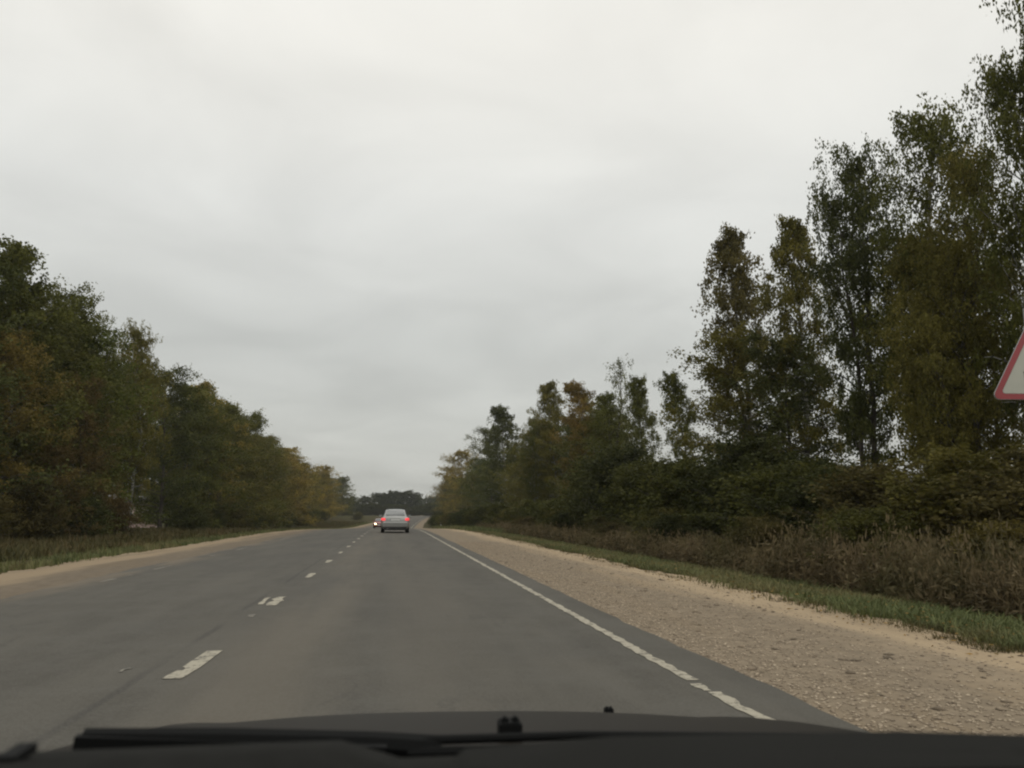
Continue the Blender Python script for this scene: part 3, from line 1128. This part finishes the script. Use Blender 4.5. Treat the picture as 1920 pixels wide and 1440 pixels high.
def build_verges():
    rng = np.random.default_rng(21)
    tf = [tuft(rng, 15, 0.105, 0.15, 0.013, 1.0) for _ in range(5)]
    x, y, z = spots(rng, 7500, 7, 75, 5.35, 8.9, 1.9)
    s = x - curve(y)
    edge = 5.45 + 0.35 * rng.uniform(0, 1, len(y)) + 0.22 * np.abs(np.sin(y * 0.9) + 0.6 * np.sin(y * 2.3 + 1))
    m = s > edge
    V, F, T = scatter(tf, x[m], y[m], z[m] - 0.01, rng, 0.7, 1.5)
    tag(link("grass", fast_mesh("grass", V, F, {"tint": T}), M["grass"]), "strip of short green grass between the right gravel and the dry weeds", "grass", kind="stuff")
    # a browner fringe where the grass runs out into the gravel
    x, y, z = spots(rng, 1500, 7, 60, 5.35, 6.3, 1.9)
    V, F, T = scatter(tf, x, y, z - 0.01, rng, 0.5, 0.95)
    tag(link("withered_grass", fast_mesh("withered_grass", V, F, {"tint": T}), M["grass_left"]), "withered brown grass fringe along the right gravel", "grass", kind="stuff")
    # the right verge farther off
    tf2 = [tuft(rng, 14, 0.26, 0.3, 0.04, 0.5) for _ in range(4)]
    x, y, z = spots(rng, 1600, 60, 280, 5.6, 9.5, 1.3)
    V, F, T = scatter(tf2, x, y, z, rng, 0.8, 1.6)
    tag(link("grass", fast_mesh("grass", V, F, {"tint": T}), M["grass"]), "grass along the far part of the right shoulder", "grass", kind="stuff")
    # left verge: green by the gravel, taller and browner by the trees
    tf3 = [tuft(rng, 9, 0.28, 0.28, 0.042, 0.6) for _ in range(4)]
    x, y, z = spots(rng, 6500, 16, 200, -13, -7.95, 1.6)
    V, F, T = scatter(tf3, x, y, z - 0.01, rng, 0.4, 0.85)
    tag(link("grass", fast_mesh("grass", V, F, {"tint": T}), M["grass"]), "low green grass along the left gravel shoulder", "grass", kind="stuff")
    x, y, z = spots(rng, 7500, 26, 210, -19.5, -10.5, 1.5)
    V, F, T = scatter(tf3, x, y, z - 0.01, rng, 0.75, 1.5)
    tag(link("tall_grass", fast_mesh("tall_grass", V, F, {"tint": T}), M["grass_left"]), "tall brownish grass in front of the left trees", "grass", kind="stuff")
    # dry weeds
    wd = [weed(rng, 5, 0.64) for _ in range(7)]
    x, y, z = spots(rng, 3900, 8, 85, 8.3, 11.8, 1.6)
    thick = 0.5 + 0.5 * np.sin(y * 0.55 + 1.3 * np.sin(x * 0.9)) * np.sin(x * 1.1 + y * 0.23)
    m = rng.uniform(0, 1, len(x)) < 0.45 + 0.7 * thick
    x, y, z = x[m], y[m], (z - 0.16 * (1 - thick))[m]
    V, F, T = scatter(wd, x, y, z - 0.01, rng, 0.75, 1.15)
    tag(link("dry_weeds", fast_mesh("dry_weeds", V, F, {"tint": T}), M["weed"]), "dense band of tall dry brown weeds below the right shrubs", "weeds", kind="stuff")
    tall = [weed(rng, 4, 0.95) for _ in range(3)]
    x, y, z = spots(rng, 260, 9, 18, 8.2, 11.5, 1.0)
    V, F, T = scatter(tall, x, y, z, rng, 0.9, 1.2)
    tag(link("tall_weeds", fast_mesh("tall_weeds", V, F, {"tint": np.clip(T + 0.25, 0, 1)}), M["weed"]), "pale tall grass stalks at the right edge beneath the sign", "weeds", kind="stuff")


build_verges()


def build_stones():
    rng = np.random.default_rng(31)
    base = np.array([[1, 0, 0], [-1, 0, 0], [0, 1, 0], [0, -1, 0], [0, 0, 1], [0, 0, -1]], float)
    F0 = np.array([(0, 2, 4), (2, 1, 4), (1, 3, 4), (3, 0, 4), (2, 0, 5), (1, 2, 5), (3, 1, 5), (0, 3, 5)])
    st = []
    for _ in range(8):
        st.append((base * rng.uniform(0.6, 1.2, (6, 1)) * np.array([1.2, 1.0, 0.42]), F0, np.full(6, 0.5)))
    n = 22000
    u = rng.uniform(0, 1, n)
    y = 3 + 34 * u ** 1.45
    s = 2.62 + 3.0 * rng.beta(1.0, 2.3, n)
    V, F, T = scatter(st, s, y, road_z(y) - 0.022, rng, 0.004, 0.021)
    tag(link("gravel", fast_mesh("gravel", V, F, {"tint": T}), M["stone"]), "loose grey brown stones on the right gravel shoulder", "gravel", kind="stuff")
    n = 130
    y = 3.5 + 26 * rng.uniform(0, 1, n) ** 1.3
    s = 2.75 + 2.9 * rng.uniform(0, 1, n)
    V, F, T = scatter(st, s, y, road_z(y) - 0.02, rng, 0.025, 0.05)
    tag(link("gravel", fast_mesh("gravel", V, F, {"tint": T}), simple("dark_stone", (0.19, 0.15, 0.105), 0.95, var=0.4)), "larger dark stones scattered over the right gravel shoulder", "gravel", kind="stuff")


build_stones()


def build_litter():
    rng = np.random.default_rng(41)
    x, y, z = spots(rng, 1500, 6.5, 60, 5.0, 8.4, 1.7)
    P = np.stack([x, y, z + 0.05 * (x - curve(y) > 5.7) + rng.uniform(0.045, 0.07, len(x))], 1)
    V, F = leaf_quads(rng, P, 0.055, 0.035)
    V = V.reshape(-1, 4, 3)
    V[:, :, 2] = P[:, None, 2] + (V[:, :, 2] - P[:, None, 2]) * 0.35
    me = fast_mesh("fallen_leaves", V.reshape(-1, 3), F, {"tint": np.repeat(rng.uniform(0, 1, len(P)), 4)})
    o = link("fallen_leaves", me, M["leaf"])
    o.color = (0.26, 0.17, 0.06, 1)
    tag(o, "yellow fallen leaves along the edge of the right grass strip", "leaves", kind="stuff")


build_litter()

# ------------------------------------------------------------------ cars on the road


def wheel(parent, x, y, r=0.305, w=0.20):
    s = 1 if x > 0 else -1
    t = MB().lathe([(-w / 2, r * 0.72), (-w / 2, r * 0.93), (-w * 0.36, r), (w * 0.36, r), (w / 2, r * 0.93), (w / 2, r * 0.72)], 'X', (0, 0, 0), 24)
    wo = bpy.data.objects.new("wheel", None)
    COL.objects.link(wo)
    wo.parent = parent
    wo.location = (x, y, r)
    t.build("tyre", M["rubber"], wo, True)
    rm = MB().lathe([(0.0, r * 0.70), (s * w * 0.47, r * 0.70), (s * w * 0.50, r * 0.62), (s * w * 0.40, r * 0.2), (s * w * 0.42, 0.02)], 'X', (0, 0, 0), 20)
    rm.build("rim", M["rim"], wo, True)


def quad_pane(pts, n, name, mat, parent, th=0.012):
    v = Vector(n).normalized()
    return MB().prism([Vector(p) + v * 0.004 for p in pts], v * th).build(name, mat, parent)


def sedan(name, label, paint, group):
    root = bpy.data.objects.new(name, None)
    COL.objects.link(root)
    tag(root, label, "car", group)
    # y runs from the tail (-2.2) to the nose (+2.2)
    st = [(-2.20, 0.70, 0.42, 0.62, 0.80, 0.90), (-2.16, 0.80, 0.34, 0.62, 0.86, 0.97), (-2.02, 0.845, 0.30, 0.63, 0.90, 1.01), (-1.6, 0.868, 0.25, 0.62, 0.92, 1.02),
          (-1.0, 0.872, 0.22, 0.62, 0.93, 1.02), (0.0, 0.872, 0.22, 0.62, 0.925, 0.99), (1.0, 0.872, 0.22, 0.62, 0.91, 0.97), (1.35, 0.868, 0.23, 0.61, 0.885, 0.93),
          (1.8, 0.85, 0.24, 0.58, 0.80, 0.845), (2.08, 0.78, 0.26, 0.54, 0.72, 0.76), (2.19, 0.68, 0.32, 0.50, 0.64, 0.67)]
    rings = []
    for (y, w, zl, zm, zb, zt) in st:
        h = [(0.0, zt), (0.45 * w, zt - 0.004), (0.80 * w, zt - 0.03), (0.94 * w, zb - 0.01), (w, zm + 0.1), (w, zm - 0.1), (0.965 * w, zl + 0.1), (0.86 * w, zl), (0.0, zl - 0.02)]
        ring = [(x, y, z) for x, z in h] + [(-x, y, z) for x, z in h[-2:0:-1]]
        rings.append(ring)
    MB().loft(rings).build("body", M[paint], root, True)
    # roof and pillars
    gh = [(-1.68, 0.70, 0.66, 0.99, 1.01), (-1.30, 0.745, 0.62, 0.97, 1.20), (-0.88, 0.755, 0.575, 0.96, 1.385), (-0.45, 0.755, 0.585, 0.95, 1.435), (0.1, 0.755, 0.59, 0.94, 1.44),
          (0.42, 0.755, 0.58, 0.94, 1.395), (0.80, 0.755, 0.62, 0.93, 1.185), (1.20, 0.74, 0.69, 0.92, 0.955)]
    rings = []
    for (y, wb, wt, z0, z1) in gh:
        h = [(0.0, z1 + 0.018), (0.6 * wt, z1 + 0.012), (0.93 * wt, z1 - 0.01), (wt, z1 - 0.035), (wb, z0)]
        rings.append([(x, y, z) for x, z in h] + [(-x, y, z) for x, z in h[:0:-1]])
    MB().loft(rings).build("roof", M[paint], root, True)
    # glass
    quad_pane([(-0.58, -1.58, 1.075), (0.58, -1.58, 1.075), (0.55, -1.30, 1.222), (0.50, -0.91, 1.385), (-0.50, -0.91, 1.385), (-0.55, -1.30, 1.222)], (0, -0.44, 0.9), "rear_window", M["glass"], root, 0.02)
    quad_pane([(-0.62, 1.12, 1.005), (0.62, 1.12, 1.005), (0.57, 0.80, 1.205), (0.50, 0.46, 1.40), (-0.50, 0.46, 1.40), (-0.57, 0.80, 1.205)], (0, 0.52, 0.85), "windscreen", M["glass"], root, 0.02)
    for s in (-1, 1):
        quad_pane([(s * 0.742, -0.10, 1.0), (s * 0.742, 0.98, 0.985), (s * 0.66, 0.64, 1.21), (s * 0.61, 0.36, 1.36), (s * 0.612, -0.10, 1.375)], (s, 0, 0.35), "side_window", M["glass"], root)
        quad_pane([(s * 0.742, -1.22, 1.01), (s * 0.742, -0.18, 1.0), (s * 0.612, -0.18, 1.372), (s * 0.61, -0.78, 1.34)], (s, 0, 0.35), "side_window", M["glass"], root)
        m = MB().box((s * 0.93, 0.78, 1.03), (0.20, 0.10, 0.13))
        m.box((s * 0.82, 0.80, 1.0), (0.14, 0.05, 0.04))
        m.build("wing_mirror", M[paint], root, True, 0.02)
        # tail lamp wrapping the corner
        MB().loft([[(s * 0.50, -2.185, 0.80), (s * 0.50, -2.185, 0.86), (s * 0.50, -2.10, 0.86), (s * 0.50, -2.10, 0.80)],
                   [(s * 0.66, -2.215, 0.755), (s * 0.66, -2.20, 0.905), (s * 0.66, -2.08, 0.905), (s * 0.66, -2.08, 0.755)],
                   [(s * 0.80, -2.195, 0.76), (s * 0.79, -2.18, 0.915), (s * 0.77, -2.05, 0.915), (s * 0.77, -2.05, 0.76)],
                   [(s * 0.862, -2.06, 0.79), (s * 0.848, -2.02, 0.90), (s * 0.80, -1.95, 0.90), (s * 0.80, -1.95, 0.79)]]).build(
            "tail_light", M["tail" if paint == "silver" else "tail_off"], root, True)
        MB().loft([[(s * 0.36, 2.19, 0.60), (s * 0.36, 2.185, 0.66), (s * 0.36, 2.06, 0.66), (s * 0.36, 2.06, 0.60)],
                   [(s * 0.56, 2.20, 0.575), (s * 0.56, 2.17, 0.70), (s * 0.56, 2.02, 0.70), (s * 0.56, 2.02, 0.575)],
                   [(s * 0.77, 2.10, 0.585), (s * 0.76, 2.02, 0.735), (s * 0.70, 1.85, 0.735), (s * 0.70, 1.90, 0.585)]]).build(
            "headlight", M["head" if paint == "red_paint" else "glass"], root, True)
        wheel(root, s * 0.765, -1.30)
        wheel(root, s * 0.765, 1.33)
    b = MB()
    b.loft([[(x, y, z) for x, y, z in ((-0.80, -2.10, 0.36), (-0.72, -2.235, 0.38), (0.72, -2.235, 0.38), (0.80, -2.10, 0.36))],
            [(x, y, z) for x, y, z in ((-0.845, -2.04, 0.62), (-0.755, -2.255, 0.62), (0.755, -2.255, 0.62), (0.845, -2.04, 0.62))],
            [(x, y, z) for x, y, z in ((-0.80, -2.08, 0.68), (-0.72, -2.20, 0.69), (0.72, -2.20, 0.69), (0.80, -2.08, 0.68))]])
    b.build("rear_bumper", M[paint], root, True, 0.01)
    MB().box((0, -2.13, 0.31), (1.36, 0.16, 0.13)).build("bumper_valance", M["black_plastic"], root, False, 0.01)
    MB().box((0, 0, 0.225), (1.40, 3.9, 0.10)).build("underbody", M["black_plastic"], root)
    MB().box((0, -2.208, 0.80), (0.52, 0.012, 0.112)).build("number_plate", M["plate"], root)
    MB().box((0, -2.20, 0.885), (0.60, 0.03, 0.03)).build("boot_trim", M["chrome"], root)
    MB().tube([(-0.45, -2.22, 0.27), (-0.45, -1.95, 0.27)], [0.028, 0.028], 10).build("exhaust_pipe", M["chrome"], root)
    g = MB().box((0, 2.185, 0.60), (0.62, 0.03, 0.09))
    g.box((0, 2.14, 0.40), (1.1, 0.10, 0.12))
    g.build("grille", M["black_plastic"], root, False, 0.01)
    MB().box((0, 2.205, 0.47), (0.52, 0.012, 0.112)).build("number_plate", M["plate"], root)
    return root


car = sedan("silver_sedan", "silver sedan driving ahead with its brake lights lit", "silver", "cars on the road")
car.location = (0.24, 54.2, road_top(0.24, 54.2))
red = sedan("red_sedan", "red car coming the other way with headlights on, half hidden by the silver sedan", "red_paint", "cars on the road")
red.location = (-1.72, 128.0, road_top(-3.3, 128))
red.rotation_euler = (0, 0, math.pi - 0.03)

# ------------------------------------------------------------------ sign, post, house


def rounded_triangle(cx, z0, side, r, y, n=5):
    P = [(cx - side / 2, z0), (cx + side / 2, z0), (cx, z0 + side * math.sqrt(3) / 2)]
    C = (cx, z0 + side * math.sqrt(3) / 6)
    out = []
    for i, p in enumerate(P):
        d = Vector((C[0] - p[0], C[1] - p[1])).normalized()
        q = Vector(p) + d * 2 * r
        a0 = math.atan2(-d.y, -d.x)
        for k in range(n):
            a = a0 + R(-60 + 120 * k / (n - 1))
            out.append((q.x + r * math.cos(a), y, q.y + r * math.sin(a)))
    return out


def build_sign():
    root = bpy.data.objects.new("warning_sign", None)
    COL.objects.link(root)
    root.location = (6.06, 7.0, gz(6.06, 7.0))
    root.rotation_euler = (0, 0, R(-4))
    tag(root, "triangular warning sign with red border and white face, cut by the right edge", "road sign")
    z0 = 2.27 - gz(6.06, 7.0)
    MB().tube([(0, 0.05, -0.4), (0, 0.05, z0 + 0.9)], [0.03, 0.03], 14).build("post", M["galvanised"], root, True)
    MB().prism(rounded_triangle(0, z0 - 0.004, 0.94, 0.045, 0.0), (0, 0.012, 0)).build("back_plate", M["galvanised"], root)
    outer, inner = rounded_triangle(0, z0, 0.93, 0.043, -0.004), rounded_triangle(0, z0 + 0.052, 0.93 - 0.180, 0.024, -0.004)
    n = len(outer)
    fr = MB()
    V = outer + inner + [(p[0], -0.0005, p[2]) for p in outer] + [(p[0], -0.0005, p[2]) for p in inner]
    F = []
    for i in range(n):
        j = (i + 1) % n
        F += [(i, j, n + j, n + i), (2 * n + i, 3 * n + i, 3 * n + j, 2 * n + j), (i, 2 * n + i, 2 * n + j, j), (n + i, n + j, 3 * n + j, 3 * n + i)]
    fr.add(V, F)
    fr.build("border", M["sign_red"], root)
    MB().prism(rounded_triangle(0, z0 + 0.056, 0.93 - 0.194, 0.022, -0.0035), (0, 0.002, 0)).build("face", M["sign_white"], root)
    # black winding-road mark
    path = [(-0.10, 0.13), (-0.10, 0.25), (0.04, 0.36), (0.04, 0.42)]
    pg = MB()
    for (a, b) in zip(path[:-1], path[1:]):
        d = Vector((b[0] - a[0], b[1] - a[1])).normalized() * 0.02
        p = Vector((-d.y, d.x)) * 1.3
        q = [Vector(a) + p - d, Vector(a) - p - d, Vector(b) - p + d, Vector(b) + p + d]
        pg.prism([(v.x, -0.005, z0 + v.y) for v in q], (0, 0.0012, 0))
    pg.prism([(-0.03, -0.005, z0 + 0.42), (0.11, -0.005, z0 + 0.42), (0.04, -0.005, z0 + 0.52)], (0, 0.0012, 0))
    pg.build("pictogram", M["sign_black"], root)
    c = MB()
    for z in (z0 + 0.2, z0 + 0.5):
        c.box((0, 0.035, z), (0.12, 0.05, 0.03))
    c.build("clamp", M["galvanised"], root)


build_sign()


def build_post():
    x, y = 7.9, 135.0
    root = bpy.data.objects.new("marker_post", None)
    COL.objects.link(root)
    root.location = (x, y, gz(x, y) - 0.1)
    tag(root, "small white marker post at the far end of the right shoulder", "marker post")
    MB().prism([(-0.08, 0, 0), (0.08, 0, 0), (0.08, 0, 1.05), (-0.08, 0, 1.15)], (0, 0.08, 0)).build("post", M["post_white"], root)
    MB().box((0, -0.004, 0.9), (0.165, 0.006, 0.16)).build("band", M["black_plastic"], root)


build_post()


def build_house():
    root = bpy.data.objects.new("pink_house", None)
    COL.objects.link(root)
    x, y = -44.0, 143.0
    root.location = (x, y, gz(x, y))
    root.rotation_euler = (0, 0, R(20))
    tag(root, "low pale pink house glimpsed through the gap in the left trees", "house")
    w, d, h = 12.0, 8.0, 4.6
    b = MB().box((0, 0, h / 2), (w, d, h))
    for s in (-1, 1):
        b.prism([(s * w / 2, -d / 2, h), (s * w / 2, d / 2, h), (s * w / 2, 0, h + 2.4)], (-s * 0.25, 0, 0))
    b.build("wall", M["wall_pink"], root)
    r = MB()
    for s in (-1, 1):
        r.prism([(-w / 2 - 0.4, s * (d / 2 + 0.5), h - 0.2), (w / 2 + 0.4, s * (d / 2 + 0.5), h - 0.2), (w / 2 + 0.4, 0, h + 2.6), (-w / 2 - 0.4, 0, h + 2.6)], (0, 0, 0.15))
    ro = r.build("roof", M["house_roof"], root)
    MB().box((2, 1.2, h + 2.5), (0.7, 0.7, 1.6)).build("chimney", M["wall_pink"], ro)
    for i in range(4):
        xx = -4.4 + i * 2.9
        f = MB()
        f.box((xx, -d / 2 - 0.02, 1.2), (1.5, 0.09, 0.1)).box((xx, -d / 2 - 0.02, 2.8), (1.5, 0.09, 0.1))
        f.box((xx - 0.7, -d / 2 - 0.02, 2.0), (0.1, 0.09, 1.5)).box((xx + 0.7, -d / 2 - 0.02, 2.0), (0.1, 0.09, 1.5)).box((xx, -d / 2 - 0.02, 2.0), (0.07, 0.09, 1.5))
        fo = f.build("window", M["house_frame"], root)
        MB().box((xx, -d / 2 - 0.012, 2.0), (1.3, 0.02, 1.5)).build("pane", M["glass"], fo)


build_house()

# ------------------------------------------------------------------ the car the photograph is taken from


def build_own_car():
    root = bpy.data.objects.new("own_car", None)
    COL.objects.link(root)
    CX = 0.15
    root.location = (CX, 0, 0)
    tag(root, "dark car the road is seen from: bonnet, wipers and dashboard along the bottom", "car")

    # bonnet
    ys = np.array([0.955, 1.1, 1.3, 1.5, 1.65, 1.8, 1.95, 2.1, 2.25, 2.36, 2.42])
    zc = np.array([0.947, 0.928, 0.897, 0.860, 0.828, 0.7925, 0.750, 0.694, 0.62, 0.54, 0.42])
    us = np.linspace(-0.86, 0.86, 29)
    V, F = [], []
    for i, (y, z) in enumerate(zip(ys, zc)):
        wf = 1.0 if y < 1.9 else 1.0 - 0.22 * ((y - 1.9) / 0.52) ** 2
        for u in us:
            t = abs(u) / 0.86
            zz = z - 0.10 * t ** 3 - 0.022 * u + (0.012 * math.exp(-((abs(u) - 0.52) / 0.06) ** 2) if y < 2.2 else 0)
            V.append((u * wf, y - 0.10 * t ** 2 * min(1, (y - 0.9)), zz))
    n = len(us)
    for i in range(len(ys) - 1):
        for j in range(n - 1):
            F.append((i * n + j, i * n + j + 1, (i + 1) * n + j + 1, (i + 1) * n + j))
    k = len(V)
    V += [(x, y, z - 0.02) for x, y, z in V]
    F += [tuple(q + k for q in f[::-1]) for f in F]
    MB().add(V, F).build("bonnet", M["own_paint"], root, True)
    # wings, doors, front
    for s in (-1, 1):
        MB().loft([[(s * 0.845, 0.98, 0.86), (s * 0.875, 0.98, 0.62), (s * 0.865, 0.98, 0.26), (s * 0.70, 0.98, 0.26), (s * 0.70, 0.98, 0.83)],
                   [(s * 0.83, 1.7, 0.66), (s * 0.865, 1.7, 0.55), (s * 0.85, 1.7, 0.3), (s * 0.70, 1.7, 0.3), (s * 0.70, 1.7, 0.64)],
                   [(s * 0.62, 2.35, 0.40), (s * 0.70, 2.35, 0.36), (s * 0.68, 2.35, 0.28), (s * 0.5, 2.35, 0.28), (s * 0.5, 2.35, 0.38)]]).build("wing", M["own_paint"], root, True)
        MB().loft([[(s * 0.83, 0.96, 0.90), (s * 0.88, 0.96, 0.62), (s * 0.865, 0.96, 0.26), (s * 0.79, 0.96, 0.26), (s * 0.77, 0.96, 0.90)],
                   [(s * 0.83, -0.4, 0.94), (s * 0.885, -0.4, 0.62), (s * 0.87, -0.4, 0.26), (s * 0.79, -0.4, 0.26), (s * 0.77, -0.4, 0.94)],
                   [(s * 0.83, -1.4, 0.95), (s * 0.88, -1.4, 0.62), (s * 0.865, -1.4, 0.26), (s * 0.79, -1.4, 0.26), (s * 0.77, -1.4, 0.95)]]).build("door", M["own_paint"], root, True)
        # windscreen pillar
        MB().tube([(s * 0.80, 0.92, 0.91), (s * 0.72, 0.45, 1.20), (s * 0.63, 0.02, 1.42)], [0.024, 0.024, 0.024], 10).build("pillar", M["own_paint"], root, True)
        MB().tube([(s * 0.80, -0.55, 0.93), (s * 0.64, -0.60, 1.43)], [0.03, 0.03], 10).build("pillar", M["own_paint"], root, True)
        wheel(root, s * 0.77, 1.62, 0.30)
        wheel(root, s * 0.77, -0.95, 0.30)
    rf = [(0.06, 0.60, 1.415), (-0.1, 0.63, 1.445), (-0.5, 0.64, 1.46), (-1.0, 0.63, 1.44), (-1.5, 0.60, 1.36)]
    rings = []
    for (y, w, z) in rf:
        up = [(x, y, z - 0.02 * (x / w) ** 2 * 2 + 0.02) for x in np.linspace(-w, w, 9)]
        rings.append(up + [(p[0], p[1], p[2] - 0.035) for p in up[::-1]])
    MB().loft(rings).build("roof", M["own_lining"], root, True)
    MB().box((0, -0.2, 0.24), (1.5, 2.7, 0.06)).build("floor_pan", M["own_dash"], root)
    MB().box((0, -1.45, 0.72), (1.5, 0.12, 0.95)).build("rear_seat_back", M["own_dash"], root, False, 0.04)
    for s in (-1, 1):
        MB().box((s * 0.36, -0.55, 0.48), (0.5, 0.55, 0.16), rx=R(6)).box((s * 0.36, -0.86, 0.82), (0.48, 0.14, 0.68), rx=R(14)).build("seat", M["own_dash"], root, False, 0.04)

    # scuttle at the foot of the windscreen, with its drain slots
    MB().loft([[(-0.80, 0.70, 0.90), (-0.80, 0.92, 0.905), (-0.80, 0.955, 0.90), (-0.80, 0.955, 0.80), (-0.80, 0.70, 0.80)],
               [(-0.35, 0.70, 0.945), (-0.35, 0.90, 0.945), (-0.35, 0.955, 0.925), (-0.35, 0.955, 0.80), (-0.35, 0.70, 0.80)],
               [(0.35, 0.70, 0.945), (0.35, 0.90, 0.945), (0.35, 0.955, 0.925), (0.35, 0.955, 0.80), (0.35, 0.70, 0.80)],
               [(0.80, 0.70, 0.90), (0.80, 0.92, 0.905), (0.80, 0.955, 0.90), (0.80, 0.955, 0.80), (0.80, 0.70, 0.80)]]).build("scuttle", M["own_cowl"], root)
    # dashboard with a rounded top, lower to the right
    ds = []
    for x in (-0.79, -0.6, -0.45, -0.3, -0.18, -0.14, 0.0, 0.15, 0.3, 0.45, 0.6, 0.79):
        dz = -0.012 * max(0, (x - 0.1) / 0.7) + (0.013 if x < -0.16 else 0.0)
        ds.append([(x, 0.30, 0.80), (x, 0.33, 0.97 + dz), (x, 0.40, 1.038 + dz), (x, 0.50, 1.056 + dz), (x, 0.60, 1.036 + dz), (x, 0.68, 0.985 + dz), (x, 0.69, 0.80)])
    dash = MB().loft(ds).build("dashboard", M["own_dash"], root, True)
    for x in (-0.386, -0.353):
        MB().box((x, 0.52, 1.068), (0.010, 0.03, 0.005)).build("vent_slot", M["own_black"], dash)
    # black strip added along the right of the dashboard, standing for shade there
    MB().loft([[(x, 0.35, 0.985 + q), (x, 0.40, 1.044 + q), (x, 0.50, 1.062 + q), (x, 0.555, 1.052 + q), (x, 0.50, 1.03 + q)] for x, q in ((0.10, -0.025), (0.22, -0.012), (0.40, -0.008), (0.79, -0.008))]).build("dash_shade_strip", M["own_black"], dash, True)
    # hump over the instruments and the binnacle's edge
    MB().loft([[(x, 0.44, 1.02), (x, 0.46, 1.046 + h), (x, 0.56, 1.041 + h), (x, 0.62, 1.0)] for x, h in ((-0.13, -0.012), (-0.10, 0.010), (0.0, 0.014), (0.2, 0.010), (0.3, 0.004), (0.36, -0.012))]).build(
        "binnacle", M["own_cowl"], dash, True)

    # wipers, lying along the foot of the glass
    def px(x):
        return x - CX
    w1 = bpy.data.objects.new("wiper", None)
    COL.objects.link(w1)
    w1.parent = root
    MB().tube([(px(-0.275), 0.85, 0.995), (px(-0.15), 0.85, 0.989), (px(-0.02), 0.86, 0.979), (px(0.05), 0.88, 0.966)], [0.010, 0.012, 0.012, 0.014], 8).build("wiper_arm", M["own_black"], w1, True)
    MB().box((px(-0.14), 0.842, 0.982), (0.28, 0.012, 0.018), ry=R(4)).build("wiper_blade", M["own_black"], w1)
    MB().lathe([(-0.03, 0.024), (0.012, 0.024), (0.022, 0.012)], 'Z', (px(0.045), 0.885, 0.945), 16).build("pivot_cap", M["own_black"], w1, True)
    w2 = bpy.data.objects.new("wiper", None)
    COL.objects.link(w2)
    w2.parent = root
    MB().tube([(px(-0.01), 0.87, 0.978), (px(0.2), 0.885, 0.973), (px(0.45), 0.90, 0.958), (px(0.68), 0.90, 0.939), (px(0.80), 0.90, 0.925)], [0.005, 0.0045, 0.005, 0.008, 0.011], 8).build("wiper_arm", M["own_black"], w2, True)
    MB().tube([(px(0.02), 0.862, 0.969), (px(0.3), 0.88, 0.961), (px(0.62), 0.885, 0.938)], [0.005, 0.005, 0.005], 6).build("wiper_blade", M["own_black"], w2, True)
    MB().lathe([(-0.03, 0.024), (0.012, 0.024), (0.022, 0.012)], 'Z', (px(0.80), 0.90, 0.925), 16).build("pivot_cap", M["own_black"], w2, True)
    # washer jets on the bonnet
    for (x, y, z, k) in ((0.141, 1.0, 0.945, 1.0), (0.42, 1.62, 0.822, 0.62)):
        j = MB().box((px(x), y, z + 0.008 * k), (0.026 * k, 0.03 * k, 0.020 * k))
        j.box((px(x) - 0.006 * k, y - 0.002, z + 0.019 * k), (0.008 * k, 0.012 * k, 0.008 * k)).box((px(x) + 0.006 * k, y - 0.002, z + 0.019 * k), (0.008 * k, 0.012 * k, 0.008 * k))
        j.build("washer_jet", M["own_black"], root, False, 0.002)


build_own_car()

# ------------------------------------------------------------------ thin damp air
hz = NT("thin_haze")
hz.t.nodes.remove(hz.p)
pv = hz.n("ShaderNodeVolumePrincipled")
pv.inputs["Color"].default_value = (0.86, 0.88, 0.86, 1)
pv.inputs["Density"].default_value = 0.00026
pv.inputs["Anisotropy"].default_value = 0.2
hz.l(pv.outputs[0], hz.out.inputs["Volume"])
hb = MB().box((0, 1750, 13.5), (5400, 3800, 33)).build("haze", hz.m)
tag(hb, "thin damp haze over the road and the woods", kind="stuff")
